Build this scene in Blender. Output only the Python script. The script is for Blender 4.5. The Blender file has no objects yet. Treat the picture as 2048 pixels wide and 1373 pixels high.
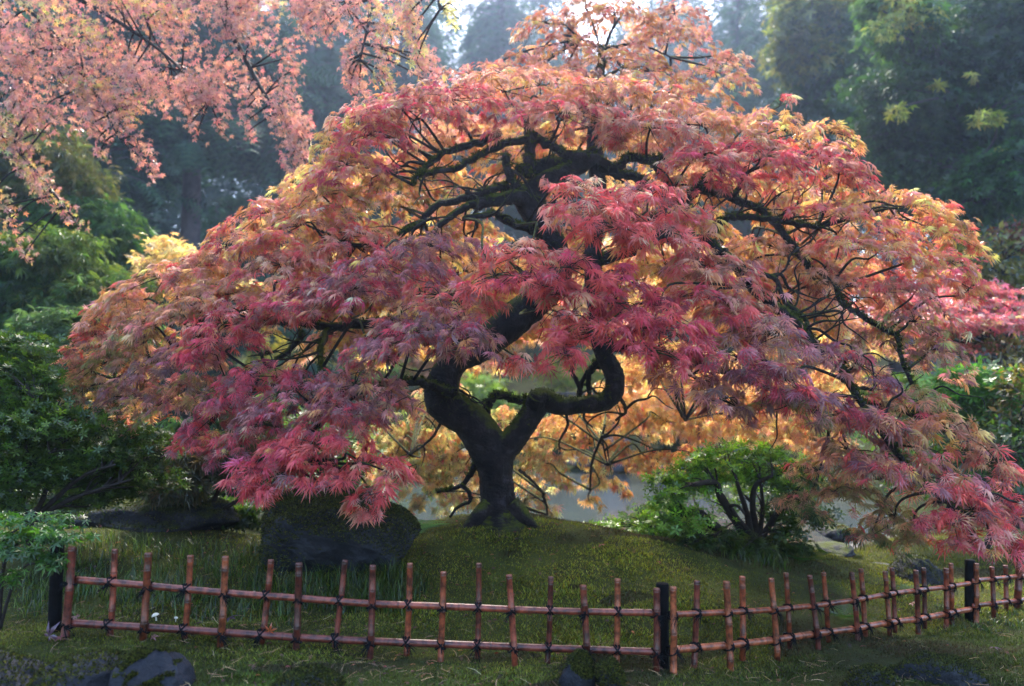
import bpy, bmesh, math, random
import numpy as np
from mathutils import Vector
R = math.radians
rng = np.random.default_rng(7)
random.seed(7)
SC = bpy.context.scene
COL = SC.collection

# ------------------------------------------------------------------ camera, world, sun, exposure
F_PX, CX, CY = 1593.0, 1024.0, 686.5
CAM_Z = 1.2
PITCH = math.atan(114.0 / F_PX)
cam_d = bpy.data.cameras.new("camera")
cam = bpy.data.objects.new("camera", cam_d)
COL.objects.link(cam)
cam.location = (0, 0, CAM_Z)
cam.rotation_euler = (R(90) + PITCH, 0, 0)
cam_d.sensor_width = 36.0
cam_d.lens = 36.0 * F_PX / 2048.0
cam_d.clip_start = 0.05
cam_d.clip_end = 900
cam_d.dof.use_dof = True
cam_d.dof.focus_distance = 4.15
cam_d.dof.aperture_fstop = 1.5
SC.camera = cam

SUN_EL, SUN_AZ = R(50), R(4)
world = bpy.data.worlds.new("World")
SC.world = world
world.use_nodes = True
wn = world.node_tree.nodes
bg = wn["Background"]
sky = wn.new("ShaderNodeTexSky")
sky.sky_type = 'NISHITA'
sky.sun_disc = False
sky.sun_elevation = SUN_EL
sky.sun_rotation = SUN_AZ
sky.air_density = 1.0
sky.dust_density = 1.5
sky.ozone_density = 2.0
world.node_tree.links.new(sky.outputs[0], bg.inputs[0])
bg.inputs[1].default_value = 0.15

sd = bpy.data.lights.new("sun", 'SUN')
sd.energy = 2.2
sd.angle = R(12)
sd.color = (1.0, 0.93, 0.82)
sun = bpy.data.objects.new("sun", sd)
COL.objects.link(sun)
sv = Vector((math.sin(SUN_AZ) * math.cos(SUN_EL), math.cos(SUN_AZ) * math.cos(SUN_EL), math.sin(SUN_EL)))
sun.rotation_euler = sv.to_track_quat('Z', 'Y').to_euler()
sun.location = (0, 30, 40)

SC.view_settings.view_transform = 'Standard'
SC.view_settings.look = 'None'
SC.view_settings.gamma = 1
SC.view_settings.exposure = 2.62
SC.cycles.max_bounces = 9
SC.cycles.diffuse_bounces = 5
SC.cycles.transmission_bounces = 4
SC.cycles.glossy_bounces = 3
SC.cycles.volume_bounces = 1
SC.cycles.use_denoising = True

HAZE_DENSITY = 0.0014

# ------------------------------------------------------------------ pixel (2048 x 1373 photo) -> point at depth y
def at(px, py, Y):
    u = (px - CX) / F_PX
    v = (CY - py) / F_PX
    dy = math.cos(PITCH) - v * math.sin(PITCH)
    dz = math.sin(PITCH) + v * math.cos(PITCH)
    s = Y / dy
    return np.array([u * s, Y, CAM_Z + dz * s])

def m_per_px(Y):
    return Y / F_PX

# ------------------------------------------------------------------ mesh helpers
OFF = {}
def new_root(name, loc, label, cat, group=None):
    o = bpy.data.objects.new(name, None)
    COL.objects.link(o)
    o.empty_display_size = 0.2
    o.location = [float(c) for c in loc]
    OFF[o.name] = np.array([float(c) for c in loc])
    tag(o, label, cat, group)
    return o

def tag(o, label=None, cat=None, group=None, kind=None):
    if label: o["label"] = label
    if cat: o["category"] = cat
    if group: o["group"] = group
    if kind: o["kind"] = kind
    return o

def mk(name, V, faces, mat, parent=None, col=None, smooth=False, label=None):
    """faces: one (M,k) int array or a list of them."""
    V = np.asarray(V, dtype=np.float64).reshape(-1, 3)
    if parent is not None:
        V = V - OFF[parent.name]
    if not isinstance(faces, (list, tuple)):
        faces = [faces]
    faces = [np.asarray(f, dtype=np.int32) for f in faces if len(f)]
    me = bpy.data.meshes.new(name)
    me.vertices.add(len(V))
    me.vertices.foreach_set("co", V.astype(np.float32).ravel())
    loops = np.concatenate([f.ravel() for f in faces])
    tot = np.concatenate([np.full(len(f), f.shape[1], dtype=np.int32) for f in faces])
    start = np.concatenate([[0], np.cumsum(tot)[:-1]]).astype(np.int32)
    me.loops.add(len(loops))
    me.loops.foreach_set("vertex_index", loops)
    me.polygons.add(len(tot))
    me.polygons.foreach_set("loop_start", start)
    if smooth:
        me.polygons.foreach_set("use_smooth", np.ones(len(tot), dtype=bool))
    if col is not None:
        a = me.color_attributes.new("Col", 'FLOAT_COLOR', 'POINT')
        c4 = np.ones((len(V), 4), dtype=np.float32)
        c4[:, :3] = np.clip(col, 0, 1)
        a.data.foreach_set("color", c4.ravel())
    me.update(calc_edges=True)
    me.validate()
    if mat: me.materials.append(mat)
    o = bpy.data.objects.new(name, me)
    COL.objects.link(o)
    if parent is not None:
        o.parent = parent
        OFF[o.name] = OFF[parent.name]
    else:
        OFF[o.name] = np.zeros(3)
    if label: o["label"] = label
    return o

class Acc:
    """collects geometry into one mesh"""
    def __init__(s):
        s.V, s.T, s.Q, s.C, s.n = [], [], [], [], 0
    def add(s, V, T=None, Q=None, C=None):
        V = np.asarray(V).reshape(-1, 3)
        if T is not None and len(T): s.T.append(np.asarray(T) + s.n)
        if Q is not None and len(Q): s.Q.append(np.asarray(Q) + s.n)
        s.V.append(V)
        if C is not None:
            C = np.asarray(C, dtype=float)
            s.C.append(np.tile(C, (len(V), 1)) if C.ndim == 1 else C)
        s.n += len(V)
    def build(s, name, mat, parent=None, smooth=False, label=None):
        fs = []
        if s.T: fs.append(np.concatenate(s.T))
        if s.Q: fs.append(np.concatenate(s.Q))
        return mk(name, np.concatenate(s.V), fs, mat, parent, np.concatenate(s.C) if s.C else None, smooth, label)

def norm(a):
    return a / np.maximum(np.linalg.norm(a, axis=-1, keepdims=True), 1e-9)

def spline(P, Rr, sub=4):
    P = np.asarray(P, float); Rr = np.asarray(Rr, float)
    if len(P) < 3 or sub <= 1:
        return P, Rr
    out, ro = [], []
    n = len(P)
    for i in range(n - 1):
        p0, p1, p2, p3 = P[max(i - 1, 0)], P[i], P[i + 1], P[min(i + 2, n - 1)]
        for k in range(sub):
            t = k / sub
            out.append(0.5 * (2 * p1 + (p2 - p0) * t + (2 * p0 - 5 * p1 + 4 * p2 - p3) * t * t + (3 * p1 - p0 - 3 * p2 + p3) * t ** 3))
            ro.append(Rr[i] * (1 - t) + Rr[i + 1] * t)
    out.append(P[-1]); ro.append(Rr[-1])
    return np.array(out), np.array(ro)

def tube(P, Rr, sides=8, rough=0.0, cap=True, seed=0, bark=0.0):
    P = np.asarray(P, float); n = len(P)
    Rr = np.broadcast_to(np.asarray(Rr, float), (n,))
    T = norm(np.gradient(P, axis=0))
    ref = np.array([0, 0, 1.0]) if abs(T[:, 2]).mean() < 0.8 else np.array([1.0, 0, 0])
    A = norm(np.cross(T, ref))
    if np.abs(T @ ref).max() > 0.93:      # rotation minimising frame where the axis nears the reference
        A = A.copy()
        for q in range(1, n):
            v = A[q - 1] - T[q] * (A[q - 1] @ T[q]); A[q] = v / max(np.linalg.norm(v), 1e-9)
    B = np.cross(A, T)
    a = np.linspace(0, 2 * np.pi, sides, endpoint=False)
    rr = Rr[:, None] * np.ones(sides)
    if rough:
        g = np.random.default_rng(seed)
        rr = rr * (1 + rough * (np.sin(a * 3 + g.random() * 6)[None] * 0.4 + g.normal(0, 0.55, (n, sides))))
    V = P[:, None] + rr[..., None] * (np.cos(a)[None, :, None] * A[:, None] + np.sin(a)[None, :, None] * B[:, None])
    V = V.reshape(-1, 3)
    i = np.arange(n - 1)[:, None] * sides; j = np.arange(sides)[None]; k = (j + 1) % sides
    Q = np.stack([i + j, i + k, i + sides + k, i + sides + j], -1).reshape(-1, 4)
    Tr = []
    if cap:
        V = np.concatenate([V, P[:1], P[-1:]])
        c0, c1 = n * sides, n * sides + 1
        for q in range(sides):
            Tr.append([c0, (q + 1) % sides, q])
            Tr.append([c1, (n - 1) * sides + q, (n - 1) * sides + (q + 1) % sides])
    if bark:
        O = V - np.repeat(P, sides, 0) if len(V) == n * sides else np.concatenate([V[:n * sides] - np.repeat(P, sides, 0), np.zeros((2, 3))])
        V = V + norm(O) * (bark * (0.6 * snoise(V * np.array([1, 1, .6]), 22, seed) + 0.5 * np.abs(snoise(V * np.array([1, 1, .45]), 55, seed + 1)) + 0.25 * snoise(V, 120, seed + 2)))[:, None]
    return V, np.array(Tr, dtype=int).reshape(-1, 3), Q

def snoise(P, f, seed):
    g = np.random.default_rng(seed)
    s = 0
    for k in range(6):
        d = g.normal(0, 1, 3) * f * (0.6 + 0.25 * k)
        s = s + np.sin(P @ d + g.random() * 6.28) / (1 + 0.3 * k)
    return s / 3.2

# ------------------------------------------------------------------ leaf templates: x across, y along, z normal
def fan(angles, lens, w, barbs=False, droop=0.25, midfrac=0.45, bw=0.07):
    V, T = [], []
    for a, L in zip(angles, lens):
        a = math.radians(a); d = np.array([math.sin(a), math.cos(a)]); s = np.array([d[1], -d[0]])
        b = len(V)
        m = d * L * midfrac
        V += [(0, 0, 0), (*(m + s * w * L), 0.02), (*(m - s * w * L), 0.02), (*(d * L), -droop * L)]
        T += [(b, b + 1, b + 3), (b, b + 3, b + 2)]
        if barbs:
            for sg in (1, -1):
                a2 = a + sg * math.radians(32); d2 = np.array([math.sin(a2), math.cos(a2)])
                p0 = d * L * 0.34; p1 = d * L * (0.34 + bw); p2 = p0 + d2 * L * 0.46
                b = len(V)
                V += [(*p0, 0.0), (*p1, 0.0), (*p2, -droop * L * 0.4)]
                T += [(b, b + 1, b + 2)]
    return np.array(V, float), np.array(T)

LACE = fan([-115, -78, -45, -15, 15, 45, 78, 115], [.5, .72, .9, 1, 1, .9, .72, .5], 0.023, True, 0.30)
LACE2 = fan([-100, -62, -30, 0, 30, 62, 100], [.6, .85, .95, 1, .95, .85, .6], 0.045, False, 0.28)
PALM = fan([-118, -62, 0, 62, 118], [.6, .9, 1, .9, .6], 0.15, False, 0.18, 0.42)
OVAL = fan([0], [1.0], 0.22, False, 0.12, 0.5)
WHORL = fan([-144, -72, 0, 72, 144], [.9, 1, 1, 1, .9], 0.19, False, -0.10, 0.55)
def frond(pairs=6, w=0.05, ll=0.42, droop=0.35):
    V, T = [], []
    V += [(-0.012, 0, 0), (0.012, 0, 0), (0, 1, -droop)]; T += [(0, 1, 2)]
    for i in range(pairs):
        t = 0.12 + 0.8 * i / (pairs - 1)
        L = ll * (1 - 0.75 * t) + 0.08
        for sg in (1, -1):
            b = len(V); z = -droop * t * t
            V += [(0, t, z), (0, t + w * 1.6, z), (sg * L, t + L * 0.55, z - 0.18 * L)]
            T += [(b, b + 1, b + 2)]
    return np.array(V, float), np.array(T)
FROND = frond()
FERN = frond(15, 0.011, 0.22, 0.42)

def place(tpl, P, D, N, S, C, tipmul=None):
    """many leaves -> V, T, C arrays"""
    TV, TT = tpl
    D = norm(D); X = norm(np.cross(D, N)); N2 = np.cross(X, D)
    V = P[:, None] + S[:, None, None] * (TV[None, :, 0, None] * X[:, None] + TV[None, :, 1, None] * D[:, None] + TV[None, :, 2, None] * N2[:, None])
    n, m = len(P), len(TV)
    T = (np.arange(n)[:, None, None] * m + TT[None]).reshape(-1, 3)
    CC = np.repeat(C, m, axis=0)
    if tipmul is not None:
        r = np.clip(np.hypot(TV[:, 0], TV[:, 1]), 0, 1)[None, :, None]
        CC = (C[:, None] * (1 + r * (np.asarray(tipmul) - 1)[None, None])).reshape(-1, 3)
    return V.reshape(-1, 3), T, CC

# ------------------------------------------------------------------ materials
def mat_nodes(name):
    m = bpy.data.materials.new(name); m.use_nodes = True
    nt = m.node_tree
    return m, nt, nt.nodes, nt.links

def leaf_mat(name, trans=0.5, rough=0.35, spec=0.06, tmul=(1.25, 1.1, 0.8), dmul=None):
    m, nt, N, L = mat_nodes(name)
    N.remove(N["Principled BSDF"])
    at_ = N.new("ShaderNodeAttribute"); at_.attribute_name = "Col"
    d = N.new("ShaderNodeBsdfDiffuse"); t = N.new("ShaderNodeBsdfTranslucent"); g = N.new("ShaderNodeBsdfGlossy")
    g.inputs["Roughness"].default_value = rough
    mul = N.new("ShaderNodeMix"); mul.data_type = 'RGBA'; mul.blend_type = 'MULTIPLY'; mul.inputs[0].default_value = 1.0
    mul.inputs[7].default_value = (*tmul, 1)
    mul.clamp_result = True
    L.new(at_.outputs["Color"], d.inputs["Color"]); L.new(at_.outputs["Color"], mul.inputs[6]); L.new(mul.outputs[2], t.inputs["Color"])
    if dmul:
        mu = N.new("ShaderNodeMix"); mu.data_type = 'RGBA'; mu.blend_type = 'MULTIPLY'; mu.inputs[0].default_value = 1.0; mu.inputs[7].default_value = (*dmul, 1)
        L.new(at_.outputs["Color"], mu.inputs[6]); L.new(mu.outputs[2], d.inputs["Color"])
    m1 = N.new("ShaderNodeMixShader"); m1.inputs[0].default_value = trans
    m2 = N.new("ShaderNodeMixShader"); m2.inputs[0].default_value = spec
    L.new(d.outputs[0], m1.inputs[1]); L.new(t.outputs[0], m1.inputs[2])
    L.new(m1.outputs[0], m2.inputs[1]); L.new(g.outputs[0], m2.inputs[2])
    L.new(m2.outputs[0], N["Material Output"].inputs["Surface"])
    return m

def ramp(N, stops):
    r = N.new("ShaderNodeValToRGB")
    e = r.color_ramp.elements
    while len(e) < len(stops): e.new(0.5)
    for k, (p, c) in enumerate(stops):
        e[k].position = p; e[k].color = (*c, 1)
    return r

def tex_noise(N, L, scale, detail=6, rough=0.6, coord="Object"):
    tc = N.new("ShaderNodeTexCoord"); n = N.new("ShaderNodeTexNoise")
    n.inputs["Scale"].default_value = scale; n.inputs["Detail"].default_value = detail; n.inputs["Roughness"].default_value = rough
    L.new(tc.outputs[coord], n.inputs["Vector"])
    return n

def noisy_mat(name, stops, scale, rough=0.8, bump=0.5, bscale=None, spec=0.3, bdist=0.02, moss=None, moss_lo=0.35):
    m, nt, N, L = mat_nodes(name)
    p = N["Principled BSDF"]
    n = tex_noise(N, L, scale); r = ramp(N, stops)
    L.new(n.outputs["Fac"], r.inputs[0])
    colour = r.outputs[0]
    if moss:
        geo = N.new("ShaderNodeNewGeometry"); sx = N.new("ShaderNodeSeparateXYZ"); L.new(geo.outputs["Normal"], sx.inputs[0])
        n3 = tex_noise(N, L, 9, 5); a = N.new("ShaderNodeMath"); a.operation = 'MULTIPLY_ADD'
        L.new(n3.outputs["Fac"], a.inputs[0]); a.inputs[1].default_value = 1.6; a.inputs[2].default_value = -0.8
        b = N.new("ShaderNodeMath"); b.operation = 'ADD'; L.new(a.outputs[0], b.inputs[0]); L.new(sx.outputs[2], b.inputs[1])
        mr = N.new("ShaderNodeMapRange"); mr.inputs[1].default_value = moss_lo; mr.inputs[2].default_value = moss_lo + 0.35
        L.new(b.outputs[0], mr.inputs[0])
        n4 = tex_noise(N, L, 60, 4); r4 = ramp(N, [(0.3, tuple(c * 0.5 for c in moss)), (0.75, moss)]); L.new(n4.outputs["Fac"], r4.inputs[0])
        mx = N.new("ShaderNodeMix"); mx.data_type = 'RGBA'
        L.new(mr.outputs[0], mx.inputs[0]); L.new(colour, mx.inputs[6]); L.new(r4.outputs[0], mx.inputs[7])
        colour = mx.outputs[2]
        ad = N.new("ShaderNodeMath"); ad.operation = 'MULTIPLY_ADD'; L.new(mr.outputs[0], ad.inputs[0]); ad.inputs[1].default_value = 0.9 - rough; ad.inputs[2].default_value = rough
        L.new(ad.outputs[0], p.inputs["Roughness"])
    else:
        p.inputs["Roughness"].default_value = rough
    L.new(colour, p.inputs["Base Color"])
    p.inputs["Specular IOR Level"].default_value = spec
    n2 = tex_noise(N, L, bscale or scale * 4, 8, 0.65)
    bp = N.new("ShaderNodeBump"); bp.inputs["Strength"].default_value = bump; bp.inputs["Distance"].default_value = bdist
    L.new(n2.outputs["Fac"], bp.inputs["Height"]); L.new(bp.outputs[0], p.inputs["Normal"])
    return m

M_MAPLE = leaf_mat("maple_leaf", 0.62, 0.30, 0.085, (1.35, 1.2, 1.05))
M_GREEN = leaf_mat("green_leaf", 0.5, 0.34, 0.045, (1.45, 1.35, 0.4), (1.3, 1.15, 0.55))
M_CONIF = leaf_mat("conifer_leaf", 0.25, 0.45, 0.03, (1.0, 1.2, 0.7))
M_MOSSB = leaf_mat("moss_blade", 0.35, 0.6, 0.015, (1.1, 1.2, 0.6))
M_NEEDLE = leaf_mat("needle_litter", 0.1, 0.5, 0.03, (1, 1, 1))
M_BARK = noisy_mat("maple_bark", [(0.36, (0.005, 0.004, 0.005)), (0.55, (0.017, 0.013, 0.014)), (0.72, (0.055, 0.044, 0.052))], 13, 0.55, 1.0, 70, 0.22, 0.03, moss=(0.095, 0.110, 0.012), moss_lo=0.36)
M_BARK2 = noisy_mat("grey_bark", [(0.3, (0.05, 0.04, 0.045)), (0.75, (0.13, 0.11, 0.12))], 4, 0.85, 0.8, 16, 0.2, 0.04)
M_BARK3 = noisy_mat("shrub_bark", [(0.3, (0.015, 0.012, 0.010)), (0.75, (0.035, 0.028, 0.025))], 20, 0.8, 0.6, 60, 0.12, 0.006)
M_ROCK = noisy_mat("rock_moss", [(0.3, (0.008, 0.009, 0.011)), (0.55, (0.022, 0.023, 0.028)), (0.85, (0.075, 0.075, 0.085))], 7, 0.7, 1.0, 14, 0.15, 0.03, moss=(0.060, 0.075, 0.012), moss_lo=0.72)
M_ROCKP = noisy_mat("rock_bare", [(0.3, (0.010, 0.011, 0.016)), (0.55, (0.018, 0.019, 0.026)), (0.8, (0.060, 0.062, 0.080))], 6, 0.6, 1.0, 18, 0.25, 0.03, moss=(0.060, 0.075, 0.012), moss_lo=1.05)
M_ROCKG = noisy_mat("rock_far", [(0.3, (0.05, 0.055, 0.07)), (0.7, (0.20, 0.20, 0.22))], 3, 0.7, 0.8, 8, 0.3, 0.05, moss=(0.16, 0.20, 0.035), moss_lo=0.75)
M_GROUND = noisy_mat("moss_ground", [(0.30, (0.018, 0.014, 0.007)), (0.46, (0.030, 0.034, 0.009)), (0.75, (0.060, 0.070, 0.014))], 2.6, 0.95, 0.8, 45, 0.1, 0.02)
M_BLACK = noisy_mat("charred_post", [(0.3, (0.002, 0.002, 0.002)), (0.8, (0.007, 0.006, 0.007))], 30, 0.85, 0.5, 80, 0.10, 0.004)
M_ROPE = noisy_mat("black_rope", [(0.3, (0.005, 0.006, 0.007)), (0.8, (0.012, 0.012, 0.014))], 60, 0.9, 0.6, 200, 0.08, 0.003)
M_PATH = noisy_mat("path_gravel", [(0.35, (0.05, 0.045, 0.05)), (0.6, (0.10, 0.09, 0.09)), (0.8, (0.20, 0.15, 0.10))], 16, 0.8, 0.6, 60, 0.3, 0.01)
M_CAP = noisy_mat("mushroom_cream", [(0.3, (0.62, 0.52, 0.36)), (0.8, (0.80, 0.74, 0.60))], 30, 0.6, 0.1, 60, 0.4, 0.002)
M_FENCEW = noisy_mat("weathered_wood", [(0.3, (0.04, 0.035, 0.035)), (0.8, (0.10, 0.09, 0.085))], 6, 0.8, 0.4, 30, 0.2, 0.01)

def bamboo_mat():
    m, nt, N, L = mat_nodes("bamboo_red_brown")
    p = N["Principled BSDF"]
    at_ = N.new("ShaderNodeAttribute"); at_.attribute_name = "Col"
    n = tex_noise(N, L, 26, 8, 0.7); r = ramp(N, [(0.40, (0.28, 0.26, 0.30)), (0.50, (0.85, 0.85, 0.85)), (0.63, (1.6, 1.5, 1.4))])
    L.new(n.outputs["Fac"], r.inputs[0])
    mx = N.new("ShaderNodeMix"); mx.data_type = 'RGBA'; mx.blend_type = 'MULTIPLY'; mx.inputs[0].default_value = 1
    L.new(at_.outputs["Color"], mx.inputs[6]); L.new(r.outputs[0], mx.inputs[7]); L.new(mx.outputs[2], p.inputs["Base Color"])
    p.inputs["Roughness"].default_value = 0.36
    p.inputs["Specular IOR Level"].default_value = 0.5
    n2 = tex_noise(N, L, 120, 4); bp = N.new("ShaderNodeBump"); bp.inputs["Strength"].default_value = 0.25; bp.inputs["Distance"].default_value = 0.003
    L.new(n2.outputs["Fac"], bp.inputs["Height"]); L.new(bp.outputs[0], p.inputs["Normal"])
    return m
M_BAMBOO = bamboo_mat()

def water_mat():
    m, nt, N, L = mat_nodes("pond_water")
    p = N["Principled BSDF"]
    p.inputs["Base Color"].default_value = (0.045, 0.055, 0.055, 1)
    p.inputs["Roughness"].default_value = 0.12
    p.inputs["Specular IOR Level"].default_value = 0.5
    n = tex_noise(N, L, 2.2, 3); bp = N.new("ShaderNodeBump"); bp.inputs["Strength"].default_value = 0.12; bp.inputs["Distance"].default_value = 0.05
    L.new(n.outputs["Fac"], bp.inputs["Height"]); L.new(bp.outputs[0], p.inputs["Normal"])
    return m
M_WATER = water_mat()

# ------------------------------------------------------------------ ground (one sheet), pond, path
ctrl_px = [(100, 1373, 3.0), (700, 1373, 3.08), (1322, 1380, 3.4), (1800, 1373, 3.6), (2048, 1373, 3.7),
    (0, 1300, 3.3), (130, 1280, 3.42), (441, 1292, 3.46), (739, 1318, 3.5), (1030, 1334, 3.55), (1322, 1344, 3.62), (1460, 1336, 3.82), (1636, 1296, 4.2), (1780, 1272, 4.6), (1940, 1246, 5.1), (2040, 1215, 5.6),
    (120, 1180, 4.2), (350, 1160, 4.4), (600, 1190, 4.2), (750, 1200, 4.1), (1000, 1210, 4.2), (1000, 1110, 4.7), (1000, 1036, 5.1), (870, 1048, 5.1), (1140, 1050, 5.15),
    (1350, 1085, 5.4), (1500, 1108, 5.7), (1640, 1108, 6.3), (1700, 1135, 6.0), (1860, 1165, 6.0), (1980, 1120, 7.2), (1300, 1190, 4.5), (1600, 1200, 4.9), (1250, 1110, 4.9),
    (300, 1050, 5.4), (100, 1080, 5.0), (700, 1090, 5.0)]
ctrl_w = [(0, 6.6, -0.15), (1.2, 6.7, -0.3), (-1.5, 6.6, -0.1), (2.6, 7.2, -0.3), (4.2, 8.2, -0.2), (0, 9, -0.95), (0, 13, -1.0), (-3.6, 12, -0.1), (-1.4, 12, -0.9), (3.6, 12, -1.0), (0, 16.5, -0.9), (-2.6, 8, -0.1), (2.5, 8.6, -0.6), (-3.4, 16, 0.0), (-1.2, 16, -0.8), (4, 16, -0.9),
    (-3.5, 19.6, -0.1), (0, 19.4, -0.25), (3, 18.8, -0.2), (6.5, 17, 0.1), (7.5, 12, 0.0), (-6, 12, 0.2), (-5, 7, 0.25), (-5.5, 17, 0.3), (0, 23, 0.8), (5, 22, 0.9), (0, 27, 1.7), (9, 26, 1.7), (-9, 26, 1.6), (0, 40, 3.4), (20, 40, 4.0), (-20, 40, 4.0), (20, 20, 1.5), (-20, 20, 1.5), (0, 60, 6), (50, 60, 8), (-50, 60, 8), (60, 0, 0), (-60, 0, 0), (0, -30, -0.4), (-5, 2, 0.2), (5, 2, -0.15), (0, 0, -0.1)]
CP = np.array([at(*c) for c in ctrl_px] + [np.array(c, float) for c in ctrl_w])
def _phi(a, b):
    d = np.linalg.norm(a[:, None, :2] - b[None, :, :2], axis=-1)
    return np.sqrt(d * d + 0.16)
_A = _phi(CP, CP); _n = len(CP)
_Pm = np.c_[np.ones(_n), CP[:, :2]]
_S = np.block([[_A, _Pm], [_Pm.T, np.zeros((3, 3))]])
_w = np.linalg.solve(_S, np.r_[CP[:, 2], np.zeros(3)])
def ground_z(x, y):
    x = np.atleast_1d(np.asarray(x, float)); y = np.atleast_1d(np.asarray(y, float))
    q = np.stack([np.clip(x, -70, 70), np.clip(y, -40, 75), 0 * x], -1)
    out = np.empty(len(q))
    for i in range(0, len(q), 20000):
        s = q[i:i + 20000]
        out[i:i + 20000] = _phi(s, CP) @ _w[:_n] + _w[_n] + s[:, :2] @ _w[_n + 1:]
    P = np.stack([x, y, 0 * x], -1)
    near = np.clip(1 - (np.hypot(x, y - 4) - 4) / 6, 0, 1)
    out += near * (0.020 * snoise(P, 4.0, 11) + 0.014 * snoise(P, 9.0, 12) + 0.010 * np.abs(snoise(P, 19.0, 14))) + (1 - near) * 0.12 * snoise(P, 0.5, 13) * np.clip((y - 18) / 6, 0, 1)
    return out
def gz(x, y):
    return float(ground_z(x, y)[0])

def axis_pts(lo, hi, step, far, grow=1.22):
    a = list(np.arange(lo, hi + 1e-6, step)); s = step
    while a[-1] < far[1]: s *= grow; a.append(a[-1] + s)
    s = step
    while a[0] > far[0]: s *= grow; a.insert(0, a[0] - s)
    return np.array(a)
xs = axis_pts(-4.2, 4.4, 0.03, (-260, 260)); ys = axis_pts(2.4, 8.0, 0.03, (-120, 420))
GX, GY = np.meshgrid(xs, ys)
GV = np.stack([GX.ravel(), GY.ravel(), ground_z(GX.ravel(), GY.ravel())], -1)
nx, ny = len(xs), len(ys)
ii = (np.arange(ny - 1)[:, None] * nx + np.arange(nx - 1)[None]).ravel()
GQ = np.stack([ii, ii + 1, ii + nx + 1, ii + nx], -1)
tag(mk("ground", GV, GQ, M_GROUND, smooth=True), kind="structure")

WATER_Z = -0.45
th = np.linspace(0, 2 * np.pi, 64, endpoint=False)
wv = np.stack([1.5 + 4.8 * np.cos(th), 13 + 7.2 * np.sin(th), np.full(64, WATER_Z)], -1)
tag(mk("pond_water", wv, np.arange(64)[None], M_WATER), kind="structure")

def strip_sheet(name, mid, half, lift, mat):
    mid = np.array(mid, float); P, hw = spline(np.c_[mid, np.zeros(len(mid))], np.array(half), 8)
    T = norm(np.gradient(P, axis=0)); S = np.stack([T[:, 1], -T[:, 0], 0 * T[:, 0]], -1)
    cols = np.linspace(-1, 1, 9)
    V = P[:, None] + cols[None, :, None] * (hw[:, None, None]) * S[:, None]
    V[..., 2] = ground_z(V[..., 0].ravel(), V[..., 1].ravel()).reshape(V.shape[:2]) + lift - 0.05 * (np.abs(cols) > 0.95)
    n = len(P); i = (np.arange(n - 1)[:, None] * 9 + np.arange(8)[None]).ravel()
    return tag(mk(name, V.reshape(-1, 3), np.stack([i, i + 1, i + 10, i + 9], -1), mat, smooth=True), kind="structure")
strip_sheet("path", [(3.25, 6.95), (2.85, 6.8), (2.5, 6.85), (2.55, 7.3), (2.95, 8.2), (4.4, 9.2)], [0.12, 0.2, 0.2, 0.15, 0.2, 0.3], 0.02, M_PATH)

# ------------------------------------------------------------------ palettes (albedos)
PAL = {'P': (.78, .35, .30), 'O': (.75, .35, .14), 'Y': (.76, .48, .17), 'R': (.85, .145, .15), 'C': (.62, .085, .145), 'U': (.42, .18, .215),
       'B': (.54, .27, .18), 'V': (.36, .29, .11), 'W': (.74, .58, .28), 'H': (.34, .40, .12), 'G': (.05, .10, .02), 'L': (.12, .20, .04)}
def pal(keys, n, jit=0.22):
    k = rng.integers(0, len(keys), n)
    base = np.array([PAL[c] for c in keys])[k]
    return np.clip(base * (1 + rng.normal(0, jit, (n, 1))) * (1 + rng.normal(0, 0.10, (n, 3))), 0.004, 0.9)
def cpal(cols, n, jit=0.25):
    c = np.array(cols, float); k = rng.integers(0, len(c), n)
    return np.clip(c[k] * (1 + rng.normal(0, jit, (n, 1))) * (1 + rng.normal(0, 0.08, (n, 3))), 0.003, 0.9)

# ------------------------------------------------------------------ generic plant: trunk tubes + clumped crown
def ell_leaves(c, rad, n, clumps, tpl, size, cols, droop=0.3, up=1.0, spread=0.28, shell=0.55, seed=None, tip=None, out=0.7):
    c = np.array(c, float); rad = np.array(rad, float)
    d = norm(rng.normal(0, 1, (clumps, 3))); r = (shell + (1 - shell) * rng.random((clumps, 1))) 
    cc = d * r
    k = rng.integers(0, clumps, n)
    g = rng.normal(0, spread, (n, 3)); g[:, 2] *= 0.55
    loc = cc[k] + g
    P = c + loc * rad
    O = norm(loc * rad + 1e-6)
    D = norm(O * out + rng.normal(0, 0.5, (n, 3)) + np.array([0, 0, -droop]))
    N = norm(np.array([0, 0, up]) + rng.normal(0, 0.45, (n, 3)) + 0.3 * O)
    bright = 1 + 0.35 * (rng.random(clumps)[k] - 0.5)
    C = cpal(cols, n) * bright[:, None]
    S = size * (0.65 + 0.7 * rng.random(n))
    return (*place(tpl, P, D, N, S, C, tip), c + cc * rad)

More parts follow.
